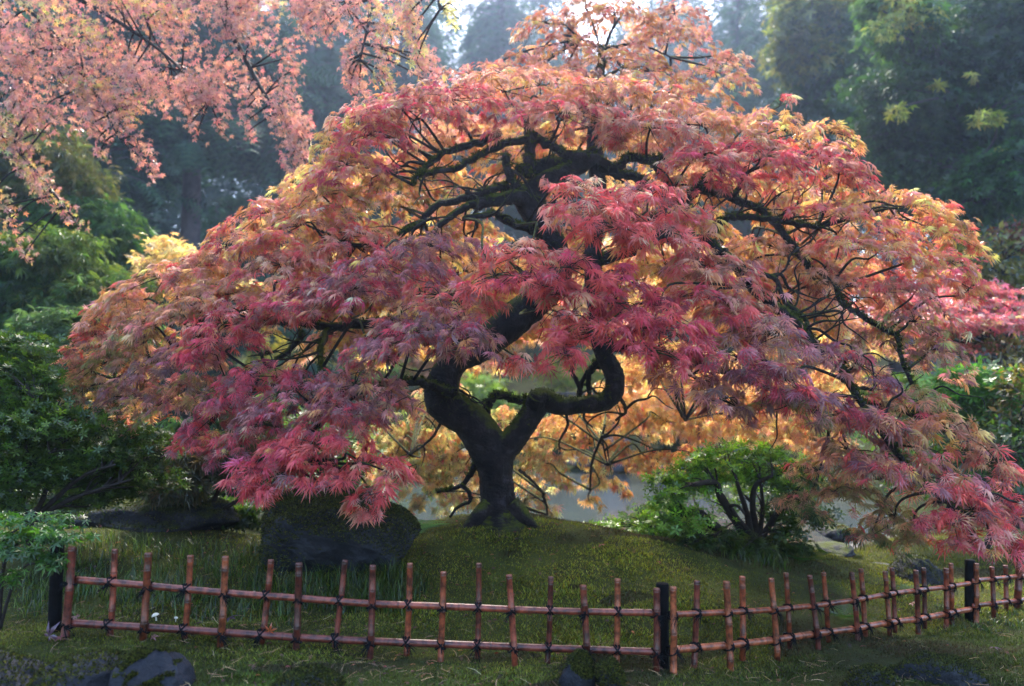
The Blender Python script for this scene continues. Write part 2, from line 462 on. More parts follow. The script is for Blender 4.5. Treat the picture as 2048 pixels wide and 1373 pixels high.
def plant(name, label, cat, base, trunk, ells, tpl, size, cols, leafmat=None, barkmat=None, group=None, droop=0.3, stems=3, crown_name="crown", trunk_name="trunk", r0=0.03, spread=0.28, shell=0.55, tip=None, clumps=26):
    """ells: (centre, radii, n_leaves[, cols]). trunk: list of (points, radii)"""
    root = new_root(name, base, label, cat, group)
    ta, ca = Acc(), Acc()
    nodes = []
    for k, (pts, rr) in enumerate(trunk):
        P, r = spline(pts, rr, 4); ta.add(*tube(P, r, 8, 0.10, seed=k)); nodes.append(P)
    nodes = np.concatenate(nodes) if nodes else np.array([base], float)
    for e in ells:
        V, T, C, cc = ell_leaves(e[0], e[1], e[2], clumps, tpl, size, e[3] if len(e) > 3 else cols, droop, spread=spread, shell=shell, tip=tip)
        ca.add(V, T, C=C)
        for q in (cc[:stems * 3] if e[2] >= 150 else cc[:1]):
            d = np.linalg.norm(nodes - q, axis=1) + 0.6 * np.maximum(nodes[:, 2] - q[2], 0)
            a = nodes[np.argmin(d)]; L = np.linalg.norm(q - a)
            mid = (a + q) / 2 + rng.normal(0, 0.08 * L, 3) + np.array([0, 0, 0.05 * L])
            P, r = spline([a, mid, q], [r0 * 0.4, r0 * 0.25, r0 * 0.1], 4)
            ta.add(*tube(P, r, 5))
    ta.build(trunk_name, barkmat or M_BARK3, root, smooth=True)
    ca.build(crown_name, leafmat or M_GREEN, root)
    return root

# ------------------------------------------------------------------ forest
CON1 = [(.034, .085, .045), (.050, .110, .050), (.022, .055, .038)]
def make_conifer(h, n_br, rmax, low, label, loc, scale, rz, group):
    root = new_root("conifer_tree", (0, 0, 0), label, "tree", group)
    ta, ca = Acc(), Acc()
    zz = np.linspace(0, h, 14)
    ta.add(*tube(np.stack([0.1 * np.sin(zz * 0.3), 0.1 * np.cos(zz * 0.23), zz], -1), 0.36 * (1 - zz / h) ** 0.8 + 0.02, 9, 0.05))
    Ps, Ds, Ss = [], [], []
    for i in range(n_br):
        t = (i + rng.random()) / n_br
        z = h * (low + (1 - low) * t ** 1.05)
        L = rmax * (1 - t) ** 0.8 * (0.7 + 0.5 * rng.random()) + 0.3
        a = rng.random() * 6.283
        d = np.array([math.cos(a), math.sin(a), 0])
        u = np.linspace(0, 1, 7)
        sag = 0.10 + 0.25 * rng.random()
        P = np.array([0, 0, z]) + u[:, None] * L * d + np.stack([0 * u, 0 * u, L * (0.12 * u - sag * u ** 1.8)], -1)
        ta.add(*tube(P, np.linspace(0.045, 0.01, 7), 4))
        m = int(6 + L * 7)
        uu = 0.12 + 0.88 * rng.random(m)
        Q = np.array([0, 0, z]) + uu[:, None] * L * d + np.stack([0 * uu, 0 * uu, L * (0.12 * uu - sag * uu ** 1.8)], -1)
        side = np.array([-d[1], d[0], 0])
        sg = np.where(rng.random(m) < 0.5, 1, -1)[:, None]
        Ps.append(Q); Ds.append(d * (0.55 + 0.6 * uu[:, None]) + sg * side * (0.7 * (1.1 - uu[:, None])) + np.stack([0 * uu, 0 * uu, -0.25 - 0.8 * rng.random(m)], -1) + rng.normal(0, .15, (m, 3)))
        Ss.append((0.45 + 0.5 * rng.random(m)) * (0.55 + 0.6 * (1 - t)))
    P, D, S = np.concatenate(Ps), np.concatenate(Ds), np.concatenate(Ss)
    N = norm(np.array([0, 0, 1.0]) + rng.normal(0, .35, P.shape))
    V, T, C = place(FROND, P, D, N, S * 1.25, cpal(CON1, len(P), 0.3))
    ca.add(V, T, C=C)
    ta.build("trunk", M_BARK2, root, smooth=True)
    ca.build("crown", M_CONIF, root)
    root.location = loc; root.scale = (scale,) * 3; root.rotation_euler = (0, 0, rz)
    return root

def dup(root, loc, scale, rz, label, group=None):
    r = root.copy(); COL.objects.link(r)
    r.location = loc; r.scale = (scale,) * 3; r.rotation_euler = (0, 0, rz); r["label"] = label
    if group: r["group"] = group
    for ch in root.children:
        c = ch.copy(); COL.objects.link(c); c.parent = r
    return r

def base_at(px, Y):
    x = (px - CX) / F_PX * Y
    return (x, Y, gz(x, Y) - 0.1)
GRP = "conifers of the forest behind the garden"
con = make_conifer(19, 200, 4.0, 0.40, "dark conifer whose purple grey trunk shows below the hanging orange sprays", base_at(366, 25), 1.0, 0.4, GRP)
con2 = make_conifer(22, 250, 3.8, 0.06, "tall blue green conifer behind the gap between the orange sprays and the maple top", base_at(610, 31), 1.05, 0, GRP)
spots = [(con2, -60, 24, 0.95, 1.1, "dark conifer at the left edge behind the hanging orange maple"),
         (con2, 160, 22, 0.8, 2.2, "low branched conifer between the left edge and the purple grey trunk"),
         (con, 1000, 42, 1.15, 2.9, "hazy conifer with bright sky holes left of the maple top"),
         (con2, 800, 36, 0.95, 4.0, "hazy conifer behind the yellow green hanging leaves"),
         (con2, 1390, 46, 0.80, 0.9, "pale hazy conifer just right of the bare sky above the maple"),
         (con2, 1490, 34, 0.75, 5.1, "blue hazed conifer between the maple top and the olive bigleaf tree"),
         (con, 1800, 27, 1.1, 3.3, "dark conifer behind the broadleaf tree with pale yellow clusters"),
         (con, 2080, 30, 1.1, 1.7, "dark conifer at the right edge of the forest"),
         (con, 1310, 52, 1.05, 2.0, "faint grey conifer standing in the bright sky gap above the maple"),
         (con, 1640, 30, 1.0, 0.2, "dark conifer behind the olive bigleaf tree")]
spots += [(con2, 300, 19, 0.22, 1.0, "young hemlock at the forest edge, left of the purple grey trunk's foot"), (con2, 425, 20, 0.26, 2.4, "young hemlock just right of the purple grey trunk"),
          (con2, 520, 21, 0.27, 3.9, "young hemlock below the lowest orange hanging tip"), (con2, 620, 19, 0.26, 5.2, "young hemlock beside the maple's left upper edge"), (con2, 215, 17, 0.17, 0.3, "small hemlock behind the weeping grey green tree")]
for src, px, Y, s, rz, lab in spots:
    dup(src, base_at(px, Y), s, rz, lab)

# far wood that reads as one mass
fa = Acc()
for i in range(150):
    x = rng.uniform(-48, 48); y = rng.uniform(50, 75)
    px = CX + x / y * F_PX
    gap = math.exp(-((px - 1225) / 75) ** 2)
    top = 5 + 29 * (1 - 0.36 * gap) * rng.uniform(0.75, 1.05)
    n = 260
    t = rng.random(n); r = 3.6 * (1 - t) ** 0.7 + 0.3
    a = rng.random(n) * 6.283
    P = np.stack([x + r * np.cos(a), y + r * np.sin(a), 3 + t * top], -1)
    D = np.stack([np.cos(a), np.sin(a), -0.8 + 0 * a], -1)
    V, T, C = place(FROND, P, D, norm(np.array([0, 0, 1.]) + rng.normal(0, .3, (n, 3))), 1.6 + 1.2 * rng.random(n), cpal(CON1, n))
    fa.add(V, T, C=C)
tag(fa.build("distant_forest", M_CONIF), "hazy blue mass of far conifers closing the view behind the garden", "forest", kind="stuff")

# broadleaf trees at the right
DG = [(.020, .055, .028), (.028, .070, .026), (.014, .038, .024)]
OLV = [(.16, .17, .05), (.10, .13, .04), (.06, .09, .035)]
YEL = [(.42, .42, .18), (.34, .38, .16), (.20, .26, .10)]
def pxell(px, py, Y, rx, ry, n, cols=None, rd=None):
    s = m_per_px(Y)
    e = (at(px, py, Y), (rx * s, rd if rd else (rx + ry) * 0.5 * s, ry * s), n)
    return e + (cols,) if cols else e
def trunk_line(px, Y, py_top, r, bend=0.15):
    b = np.array(base_at(px, Y)); t = at(px + 20, py_top, Y)
    m1 = b * 0.66 + t * 0.34 + np.array([bend, 0, 0]); m2 = b * 0.33 + t * 0.67 - np.array([bend, 0, 0])
    return [([b, m1, m2, t], [r, r * 0.85, r * 0.65, r * 0.35])], b

tr, b = trunk_line(1930, 13, 40, 0.16)
plant("broadleaf_tree", "dark green broadleaf tree dotted with pale yellow leaf clusters at the right edge", "tree", b, tr,
      [pxell(1800, 40, 12, 90, 70, 1500, [(.05, .12, .05), (.04, .09, .04)]), pxell(1930, 80, 13, 150, 110, 3600), pxell(2060, 60, 12.5, 120, 120, 2400), pxell(1860, 180, 13, 150, 100, 3200), pxell(2020, 220, 12.6, 120, 110, 2600),
       pxell(1870, 290, 13.4, 120, 80, 2200), pxell(2030, 350, 12.2, 100, 90, 2200, [(.03, .10, .03), (.02, .06, .025)]), pxell(1960, 420, 12.8, 90, 50, 1200, [(.03, .10, .03), (.02, .06, .025)]), pxell(1800, 230, 13.6, 110, 120, 1800),
       pxell(1800, 20, 11.6, 44, 40, 120, YEL), pxell(1765, 62, 11.6, 36, 26, 80, YEL), pxell(1850, 30, 11.6, 40, 26, 60, YEL), pxell(1795, 225, 12, 24, 16, 44, YEL), pxell(1968, 238, 11.8, 34, 20, 70, YEL), pxell(1875, 172, 12, 12, 8, 14, YEL), pxell(1944, 155, 12, 10, 10, 12, YEL), pxell(2000, 300, 12, 10, 8, 12, YEL)],
      PALM, 0.105, DG, M_GREEN, M_BARK2, droop=0.55, r0=0.10, clumps=34, spread=0.20)
tr, b = trunk_line(1590, 19, 20, 0.16)
plant("bigleaf_tree", "olive and yellow bigleaf tree leaning in from the forest beside the hazy conifers", "tree", b, tr,
      [pxell(1620, 30, 18, 80, 70, 1300), pxell(1700, 90, 18.4, 90, 90, 1300, DG), pxell(1600, 110, 18, 70, 50, 900), pxell(1660, 190, 18.6, 80, 60, 1000, DG), pxell(1720, 260, 18.8, 80, 80, 1100, DG), pxell(1640, 260, 19.5, 90, 60, 1000, DG)],
      PALM, 0.17, OLV, M_GREEN, M_BARK2, droop=0.5, r0=0.1, clumps=26, spread=0.22)
tr, b = trunk_line(1840, 17, 250, 0.14)
plant("broadleaf_tree", "low dark broadleaf tree behind the drooping right side of the maple", "tree", b, tr,
      [pxell(1760, 330, 17, 120, 70, 1900), pxell(1850, 400, 16.6, 120, 60, 1800), pxell(1950, 390, 17, 90, 60, 1300), pxell(1700, 250, 18, 90, 60, 1200)],
      PALM, 0.13, [(.015, .045, .028), (.02, .055, .03)], M_GREEN, M_BARK2, droop=0.5, r0=0.08)

# left middle distance
tr, b = trunk_line(70, 10.5, 330, 0.09)
plant("weeping_cedar", "drooping grey green weeping tree under the orange sprays at left", "tree", b, tr,
      [pxell(60, 300, 10.5, 90, 60, 900), pxell(110, 360, 10.3, 100, 60, 1000), pxell(170, 440, 10.2, 90, 50, 800, [(.05, .12, .06)]), pxell(10, 350, 10.6, 80, 80, 800), pxell(210, 480, 10.2, 70, 40, 600, [(.04, .10, .05)])],
      LACE2, 0.13, [(.10, .12, .09), (.07, .10, .07), (.12, .12, .10)], M_GREEN, M_BARK3, droop=0.9, r0=0.05)
tr, b = trunk_line(120, 8.6, 520, 0.07)
plant("weeping_maple", "green laceleaf maple cascading behind the dark shrub at left", "tree", b, tr,
      [pxell(120, 520, 8.6, 110, 55, 1500), pxell(190, 590, 8.4, 80, 50, 1000), pxell(40, 560, 8.5, 90, 70, 1200, [(.03, .08, .04), (.04, .10, .03)]), pxell(100, 640, 8.3, 100, 60, 1100, [(.04, .10, .06), (.05, .11, .05)])],
      LACE2, 0.11, [(.08, .14, .06), (.06, .12, .05), (.10, .15, .06)], M_GREEN, M_BARK3, droop=0.9, r0=0.05)
tr, b = trunk_line(350, 9.4, 560, 0.06)
plant("yellow_shrub", "pale yellow leaved shrub glowing behind the maple's left shoulder", "shrub", b, tr,
      [pxell(320, 520, 9.4, 60, 40, 420), pxell(380, 545, 9.3, 70, 40, 480), pxell(300, 570, 9.2, 50, 40, 300), pxell(430, 560, 9.6, 60, 50, 360)],
      PALM, 0.075, [(.60, .48, .16), (.52, .42, .12), (.55, .36, .12)], M_MAPLE, M_BARK3, r0=0.03)
tr, b = trunk_line(120, 7.2, 660, 0.04)
plant("blue_shrub", "soft blue green shrub above the dark evergreen shrub", "shrub", b, tr,
      [pxell(110, 650, 7.2, 70, 40, 900), pxell(190, 700, 7.2, 70, 60, 900), pxell(160, 760, 7.1, 90, 60, 900), pxell(250, 660, 7.4, 60, 60, 600)],
      LACE2, 0.07, [(.08, .15, .11), (.06, .12, .09)], M_GREEN, M_BARK3, r0=0.03)

# far bank: shrubs, rocks, orange maple, low fence
far = [("shrub", "bright green shrub across the pond behind the maple trunk fork", (960, 800, 20.5, 60, 50), [(.13, .24, .05), (.18, .28, .06)], 900),
       ("shrub", "bright green shrub across the pond left of the maple trunk", (840, 880, 20, 70, 45), [(.12, .22, .05), (.16, .26, .06)], 900),
       ("shrub", "dark green mounded shrub on the far bank under the right hand limb", (1120, 850, 20.5, 60, 40), [(.03, .08, .03), (.05, .10, .03)], 800),
       ("shrub", "yellow green shrub on the far bank beyond the horizontal limb", (1130, 740, 24, 70, 40), [(.22, .30, .07), (.30, .34, .08)], 900),
       ("shrub", "dark clipped shrub on the far bank among orange leaves", (1330, 860, 19.5, 40, 45), [(.02, .06, .03), (.03, .08, .03)], 600),
       ("shrub", "leafy green shrub on the far bank right of the mossy stone bank", (1560, 870, 18.5, 70, 40), [(.10, .20, .05), (.14, .24, .05)], 900),
       ("shrub", "light green shrub seen through the maple's right side", (1790, 790, 15, 110, 45), [(.12, .22, .05), (.17, .26, .06)], 1200),
       ("shrub", "green shrub seen through the maple's left side above the pond", (700, 730, 21, 90, 50), [(.10, .19, .05), (.22, .26, .06)], 900),
       ("shrub", "yellow shrub across the pond under the maple's left branches", (560, 730, 20, 80, 50), [(.40, .34, .09), (.24, .26, .06)], 900),
       ("shrub", "shaded green shrub beyond the boulder at the pond's left end", (640, 900, 15, 120, 70), [(.05, .13, .03), (.09, .16, .04)], 1500)]
for nm, lab, (px, py, Y, rx, ry), cols, n in far:
    b = base_at(px, Y); t = at(px, py, Y)
    plant(nm, lab, "shrub", b, [([np.array(b), (np.array(b) + t) / 2, t], [0.05, 0.04, 0.02])],
          [pxell(px, py, Y, rx, ry, int(n * 0.65)), pxell(px + rx * 0.5, py + ry * 0.3, Y - 0.3, rx * 0.7, ry * 0.6, int(n * 0.35))], WHORL, 0.13, cols, group="shrubs across the pond", r0=0.04)
def maple_far(label, px, Y, py0, ells, keys, sz):
    tr, b = trunk_line(px, Y, py0, 0.09)
    plant("japanese_maple", label, "tree", b, tr, [pxell(*e) for e in ells], PALM, sz, [PAL[k] for k in keys], M_MAPLE, M_BARK3, droop=0.5, r0=0.06, group="autumn maples across the pond")
maple_far("orange japanese maple across the pond behind the maple's right limb", 1420, 18, 760, [(1400, 760, 18, 110, 60, 1300), (1300, 800, 18.2, 90, 50, 1000), (1500, 800, 17.8, 90, 50, 1000), (1380, 840, 17.6, 80, 40, 800)], "OYO", 0.14)
maple_far("yellow orange japanese maple across the pond left of the trunk", 860, 22, 700, [(820, 690, 22, 120, 60, 1300), (900, 740, 21.8, 90, 40, 900), (740, 660, 22.5, 110, 60, 1000), (930, 640, 23, 110, 60, 1000)], "YOV", 0.16)
maple_far("golden japanese maple high on the far slope behind the maple's branches", 1240, 25, 560, [(1240, 560, 25, 180, 90, 2200), (1060, 600, 25, 140, 90, 1500), (1450, 600, 24.5, 160, 90, 1800), (1600, 680, 23, 120, 70, 1200)], "YVO", 0.19)
tr, b = trunk_line(2010, 8.8, 640, 0.07)
plant("red_maple", "scarlet japanese maple in flat layers behind the right tip of the maple", "tree", b, tr,
      [pxell(1850, 645, 8.2, 120, 22, 800), pxell(1920, 615, 8.4, 110, 20, 700), pxell(1990, 650, 8.2, 100, 26, 800), pxell(1790, 610, 8.6, 70, 20, 700), pxell(1950, 585, 8.8, 70, 18, 600), pxell(2040, 630, 8.6, 80, 20, 600), pxell(1900, 560, 9.2, 50, 25, 380, [PAL['C'], (.30, .06, .12)]), pxell(1830, 600, 9.2, 60, 16, 380), pxell(1990, 690, 8.7, 60, 14, 320)],
      PALM, 0.06, [(.72, .17, .16), (.58, .11, .17), (.56, .20, .17), (.30, .22, .10)], M_MAPLE, M_BARK3, droop=0.4, r0=0.05)
tr, b = trunk_line(1990, 10.5, 520, 0.06)
plant("olive_shrub", "dull olive shrub behind the scarlet maple at the right edge", "shrub", b, tr,
      [pxell(1980, 520, 10.5, 90, 50, 1200), pxell(2030, 590, 10.3, 70, 60, 1000), pxell(1940, 570, 10.8, 80, 50, 900), pxell(2040, 470, 10.6, 50, 40, 500, [(.10, .02, .02), (.12, .05, .03)])],
      OVAL, 0.10, [(.13, .13, .05), (.10, .13, .05), (.16, .14, .07)], M_GREEN, M_BARK3, r0=0.03)
tr, b = trunk_line(1950, 7.6, 720, 0.04)
plant("rhododendron", "glossy bright green rhododendron right of the maple below the scarlet layers", "shrub", b, tr,
      [pxell(1960, 770, 7.6, 75, 45, 650), pxell(1990, 830, 7.5, 60, 50, 450, [(.05, .13, .03), (.04, .10, .03)]), pxell(1930, 820, 7.7, 50, 40, 350)],
      WHORL, 0.075, [(.08, .24, .05), (.11, .28, .06), (.06, .19, .04)], M_GREEN, M_BARK3, r0=0.025)
tr, b = trunk_line(2050, 7.0, 760, 0.04)
plant("brown_shrub", "dark brownish shrub at the right edge beside the rhododendron", "shrub", b, tr,
      [pxell(2020, 720, 8, 70, 50, 800), pxell(2050, 800, 7, 50, 70, 700), pxell(2040, 900, 6.9, 60, 70, 800, [(.03, .07, .02), (.04, .08, .03)]), pxell(1900, 950, 7.4, 110, 60, 1200, [(.03, .08, .02), (.05, .11, .03)]), pxell(1800, 900, 8, 100, 50, 900, [(.05, .11, .03)])],
      OVAL, 0.07, [(.09, .08, .045), (.12, .10, .05), (.06, .07, .04)], M_GREEN, M_BARK3, r0=0.025)

# low far fence across the pond
fr = new_root("rail_fence", base_at(1170, 22), "low dark rail fence on the far bank above the horizontal limb", "fence")
pa = at(1060, 787, 22); pb = at(1330, 790, 21)
for dz in (0.0, -0.22):
    P = np.linspace(pa, pb, 6) + np.array([0, 0, dz]); a = Acc(); a.add(*tube(P, 0.035, 6)); a.build("rail", M_FENCEW, fr)
for k in range(8):
    p = pa + (pb - pa) * k / 7; a = Acc(); a.add(*tube(np.array([p + [0, .05, .05], [p[0], p[1] + .05, gz(p[0], p[1] + .05) - .1]]), 0.045, 6)); a.build("post", M_FENCEW, fr)

# ------------------------------------------------------------------ rocks
def rock(name, label, c, rad, mat, seed, group=None, rough=0.34, sub=5, facets=13, cat="rock", mossn=0, mosst=0.45):
    bm = bmesh.new(); bmesh.ops.create_icosphere(bm, subdivisions=sub, radius=1.0)
    P = np.array([v.co for v in bm.verts]); F = np.array([[v.index for v in f.verts] for f in bm.faces]); bm.free()
    g = np.random.default_rng(seed)
    for k in range(facets):
        d = norm(g.normal(0, 1, 3)); lim = 0.58 + 0.36 * g.random()
        h = P @ d; P = P - np.maximum(h - lim, 0)[:, None] * d * 0.85
    P = P * (1 + rough * 0.45 * snoise(P, 1.6, seed)[:, None] - 0.11 * np.abs(snoise(P, 4, seed + 1))[:, None] + 0.045 * snoise(P, 9, seed + 2)[:, None] + 0.03 * np.abs(snoise(P, 20, seed + 3))[:, None])
    P = P - (P.max(0) + P.min(0)) / 2; P = P / np.abs(P).max(0)
    P = P * np.array(rad) + np.array(c)
    o = tag(mk(name, P, F, mat, smooth=True), label, cat, group)
    if mossn:
        A, B, Cc = P[F[:, 0]], P[F[:, 1]], P[F[:, 2]]; nn = np.cross(B - A, Cc - A); ar = np.linalg.norm(nn, axis=1); nn = nn / ar[:, None]
        cen = (A + B + Cc) / 3; wgt = ar * (nn[:, 2] + 0.55 * snoise(cen, 5.0, seed + 9) > mosst)
        if wgt.sum() > 0:
            k = rng.choice(len(F), mossn, p=wgt / wgt.sum()); u = rng.random((mossn, 2)); fl = u.sum(1) > 1; u[fl] = 1 - u[fl]
            Q = A[k] + u[:, :1] * (B - A)[k] + u[:, 1:] * (Cc - A)[k]
            an = rng.random(mossn) * 6.283; hh = 0.006 + 0.010 * rng.random(mossn)
            V, T, C = place(OVAL, Q, nn[k] + np.stack([np.cos(an), np.sin(an), 0.3 + 0 * an], -1), np.stack([-np.sin(an), np.cos(an), 0 * an], -1) + .01, hh, cpal([(.045, .052, .010), (.070, .070, .014), (.022, .026, .008)], mossn, .4))
            tag(mk("moss_cushion", V, T, M_MOSSB, o, C), kind="stuff")
    return o
def rock_px(name, label, x0, y0, x1, y1, Y, mat, seed, depth=None, sink=0.0, **k):
    s = m_per_px(Y); c = at((x0 + x1) / 2, (y0 + y1) / 2 + sink * (y1 - y0) / 2, Y)
    rx, rz = (x1 - x0) / 2 * s * 1.08, (y1 - y0) / 2 * s * 1.12
    return rock(name, label, c, (rx, depth or rx * 0.8, rz), mat, seed, **k)
rock_px("boulder", "large dark mossy boulder left of the maple trunk", 540, 990, 835, 1190, 4.75, M_ROCK, 5, 0.42, sub=6, rough=0.55, mossn=40000, mosst=-0.15)
rock_px("boulder", "low flat boulder with a mossy top behind the grass at left", 150, 1000, 470, 1085, 5.7, M_ROCK, 8, 0.5, mossn=9000, mosst=0.3)
rock_px("boulder", "grey rock with a mossy top behind the right hand run of bamboo fence", 1765, 1115, 1885, 1200, 6.1, M_ROCK, 21, 0.25, mossn=3000, mosst=0.6)
rock_px("stepping_stone", "flat grey stone slab in the path right of the azalea", 1590, 1088, 1700, 1116, 6.7, M_ROCK, 23, 0.3, cat="stone")
rock_px("stepping_stone", "pale stone step further up the path between the shrubs", 1640, 1050, 1705, 1082, 8.0, M_ROCK, 24, 0.3, cat="stone")
G2 = "stones edging the bed below the fence"
for i, (x0, y0, x1, y1, Y, m, lab) in enumerate([
    (-130, 1316, 110, 1480, 2.96, M_ROCKP, "blue black edging stone in the bottom left corner"),
    (70, 1322, 270, 1480, 3.0, M_ROCKP, "wide blue black edging stone second from the bottom left corner"),
    (225, 1310, 375, 1480, 3.03, M_ROCKP, "rounded blue grey edging stone below the third bamboo picket"),
    (540, 1346, 690, 1460, 3.02, M_ROCK, "mossed dark edging stone below the seventh picket"),
    (1118, 1312, 1185, 1390, 3.40, M_ROCK, "small dark stone beside the foot of the picket left of the corner post"),
    (1192, 1328, 1245, 1400, 3.38, M_ROCK, "small dark stone between the corner post and the bottom edge"),
    (1780, 1318, 1960, 1430, 3.75, M_ROCK, "long dark stone in the shaded moss under the right fence run"),
    (1690, 1335, 1800, 1440, 3.6, M_ROCK, "sunken dark stone at the bottom edge right of centre")]):
    rock_px("edging_stone", lab, x0, y0, x1, y1, Y, m, 40 + i, 0.12 + 0.06 * (i < 3), group=G2, sub=5, facets=5, mossn=4200, mosst=0.25 + 0.35 * (m is M_ROCKP), cat="stone")
G3 = "rocks on the far shore of the pond"
for i, (x0, y0, x1, y1, Y, lab) in enumerate([
    (1195, 855, 1260, 940, 18.2, "blue grey shore rock right of the trunk across the pond"),
    (1385, 890, 1440, 925, 17.2, "grey rock in the bright moss across the pond, left one of two"),
    (1470, 890, 1520, 930, 17.2, "grey rock in the bright moss across the pond, right one of two"),
    (1320, 925, 1400, 950, 17.4, "low shore rock at the waterline under the orange leaves"),
    (1130, 905, 1190, 935, 18.6, "flat pale shore rock just right of the trunk fork"),
    (880, 900, 960, 945, 18.6, "dark shore rock left of the trunk across the pond")]):
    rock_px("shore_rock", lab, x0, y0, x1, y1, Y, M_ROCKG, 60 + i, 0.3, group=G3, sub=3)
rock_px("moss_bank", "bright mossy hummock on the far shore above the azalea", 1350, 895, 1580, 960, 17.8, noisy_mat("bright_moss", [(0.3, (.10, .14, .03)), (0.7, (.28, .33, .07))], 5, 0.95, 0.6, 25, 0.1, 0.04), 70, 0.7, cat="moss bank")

# ------------------------------------------------------------------ right hand azalea with many stems, clipped hedge, ferns
bz = np.array([at(1500, 1098, 5.75)[0], 5.75, 0]); bz[2] = gz(bz[0], bz[1]) - 0.03
stm = []
for pts, r0 in [([(1470, 1085), (1425, 1050), (1395, 1025), (1350, 1030)], .035), ([(1490, 1070), (1465, 1030), (1440, 990), (1430, 965), (1385, 970)], .03), ([(1500, 1060), (1492, 1020), (1480, 985), (1470, 950)], .02),
                ([(1510, 1060), (1505, 1010), (1512, 970), (1545, 952)], .022), ([(1520, 1060), (1525, 1010), (1520, 960)], .018), ([(1530, 1065), (1560, 1020), (1590, 985)], .022), ([(1500, 1070), (1478, 1040), (1460, 1015), (1475, 1012), (1490, 1030)], .014)]:
    P = [bz] + [at(x, y, 5.75 - 0.10 * k + random.uniform(-.05, .05)) for k, (x, y) in enumerate(pts)]
    stm.append((P, list(np.linspace(r0 * 1.5, r0 * 0.5, len(P)))))
AZ = [(.10, .22, .04), (.14, .27, .045), (.06, .14, .03)]
plant("azalea_bush", "gnarled many stemmed green azalea right of the moss mound", "shrub", bz, stm,
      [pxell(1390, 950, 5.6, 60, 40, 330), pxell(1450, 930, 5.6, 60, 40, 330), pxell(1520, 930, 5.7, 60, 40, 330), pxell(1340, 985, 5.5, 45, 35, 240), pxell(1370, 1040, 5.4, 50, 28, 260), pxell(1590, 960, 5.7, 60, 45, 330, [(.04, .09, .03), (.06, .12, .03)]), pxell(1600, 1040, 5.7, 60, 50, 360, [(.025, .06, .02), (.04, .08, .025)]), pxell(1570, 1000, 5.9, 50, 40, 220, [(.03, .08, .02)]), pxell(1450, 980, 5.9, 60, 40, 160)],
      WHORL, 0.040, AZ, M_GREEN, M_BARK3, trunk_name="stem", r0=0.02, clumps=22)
b = base_at(1330, 5.7)
plant("ground_hugging_shrub", "low spreading bright green shrub at the mound's right edge beside the pond", "shrub", b, [([np.array(b), at(1300, 1060, 5.7)], [.02, .01])],
      [pxell(1240, 1060, 5.75, 60, 22, 420), pxell(1300, 1050, 5.8, 70, 28, 560), pxell(1370, 1060, 5.75, 70, 38, 620), pxell(1430, 1085, 5.65, 60, 30, 480, [(.05, .12, .03), (.07, .16, .03)]), pxell(1330, 1030, 6.0, 60, 24, 420), pxell(1190, 1058, 5.8, 30, 12, 140)],
      WHORL, 0.030, [(.11, .24, .045), (.15, .28, .06), (.08, .19, .04)], M_GREEN, M_BARK3, trunk_name="stem", r0=0.012)
b = base_at(1430, 5.35)
plant("dark_shrub", "dark grassy tufted shrub in front of the azalea stems", "shrub", b, [([np.array(b), at(1430, 1070, 5.5)], [.015, .008])],
      [pxell(1420, 1085, 5.5, 60, 22, 420), pxell(1570, 1080, 5.9, 50, 28, 380), pxell(1490, 1095, 5.6, 60, 14, 200)], LACE2, 0.06, [(.03, .06, .018), (.05, .085, .02)], M_GREEN, M_BARK3, trunk_name="stem", r0=0.01)
def fern(label, px, py, Y, n, L, col, az=None):
    p = at(px, py, Y); p[2] = max(min(p[2], p[2]), gz(p[0], p[1]) - 0.01) if False else gz(p[0], p[1])
    root = new_root("fern", p, label, "fern", "ferns around the mound")
    for k in range(n):
        a = (az + rng.normal(0, 0.6)) if az is not None else 6.283 * k / n + rng.normal(0, .2)
        D = np.array([[math.cos(a), math.sin(a), 0.75]]); N = np.array([[-math.cos(a), -math.sin(a), 1.0]])
        V, T, C = place((FERN[0] * np.array([1, 1, 1.5]), FERN[1]), p[None], D, N, np.array([L * rng.uniform(.8, 1.15)]), cpal([col], 1))
        mk("frond", V, T, M_GREEN, root, C)
fern("arching green fern between the boulder and the maple trunk", 815, 1050, 4.95, 11, 0.30, (.06, .16, .05), 1.0)
fern("green fern behind the middle pickets of the right fence run", 1690, 1215, 4.75, 13, 0.24, (.035, .10, .025))
fern("green fern growing left of the right fence run", 1830, 1180, 5.6, 9, 0.2, (.05, .11, .03))
fern("dark fern at the foot of the azalea stems", 1605, 1100, 5.7, 10, 0.26, (.025, .07, .02))

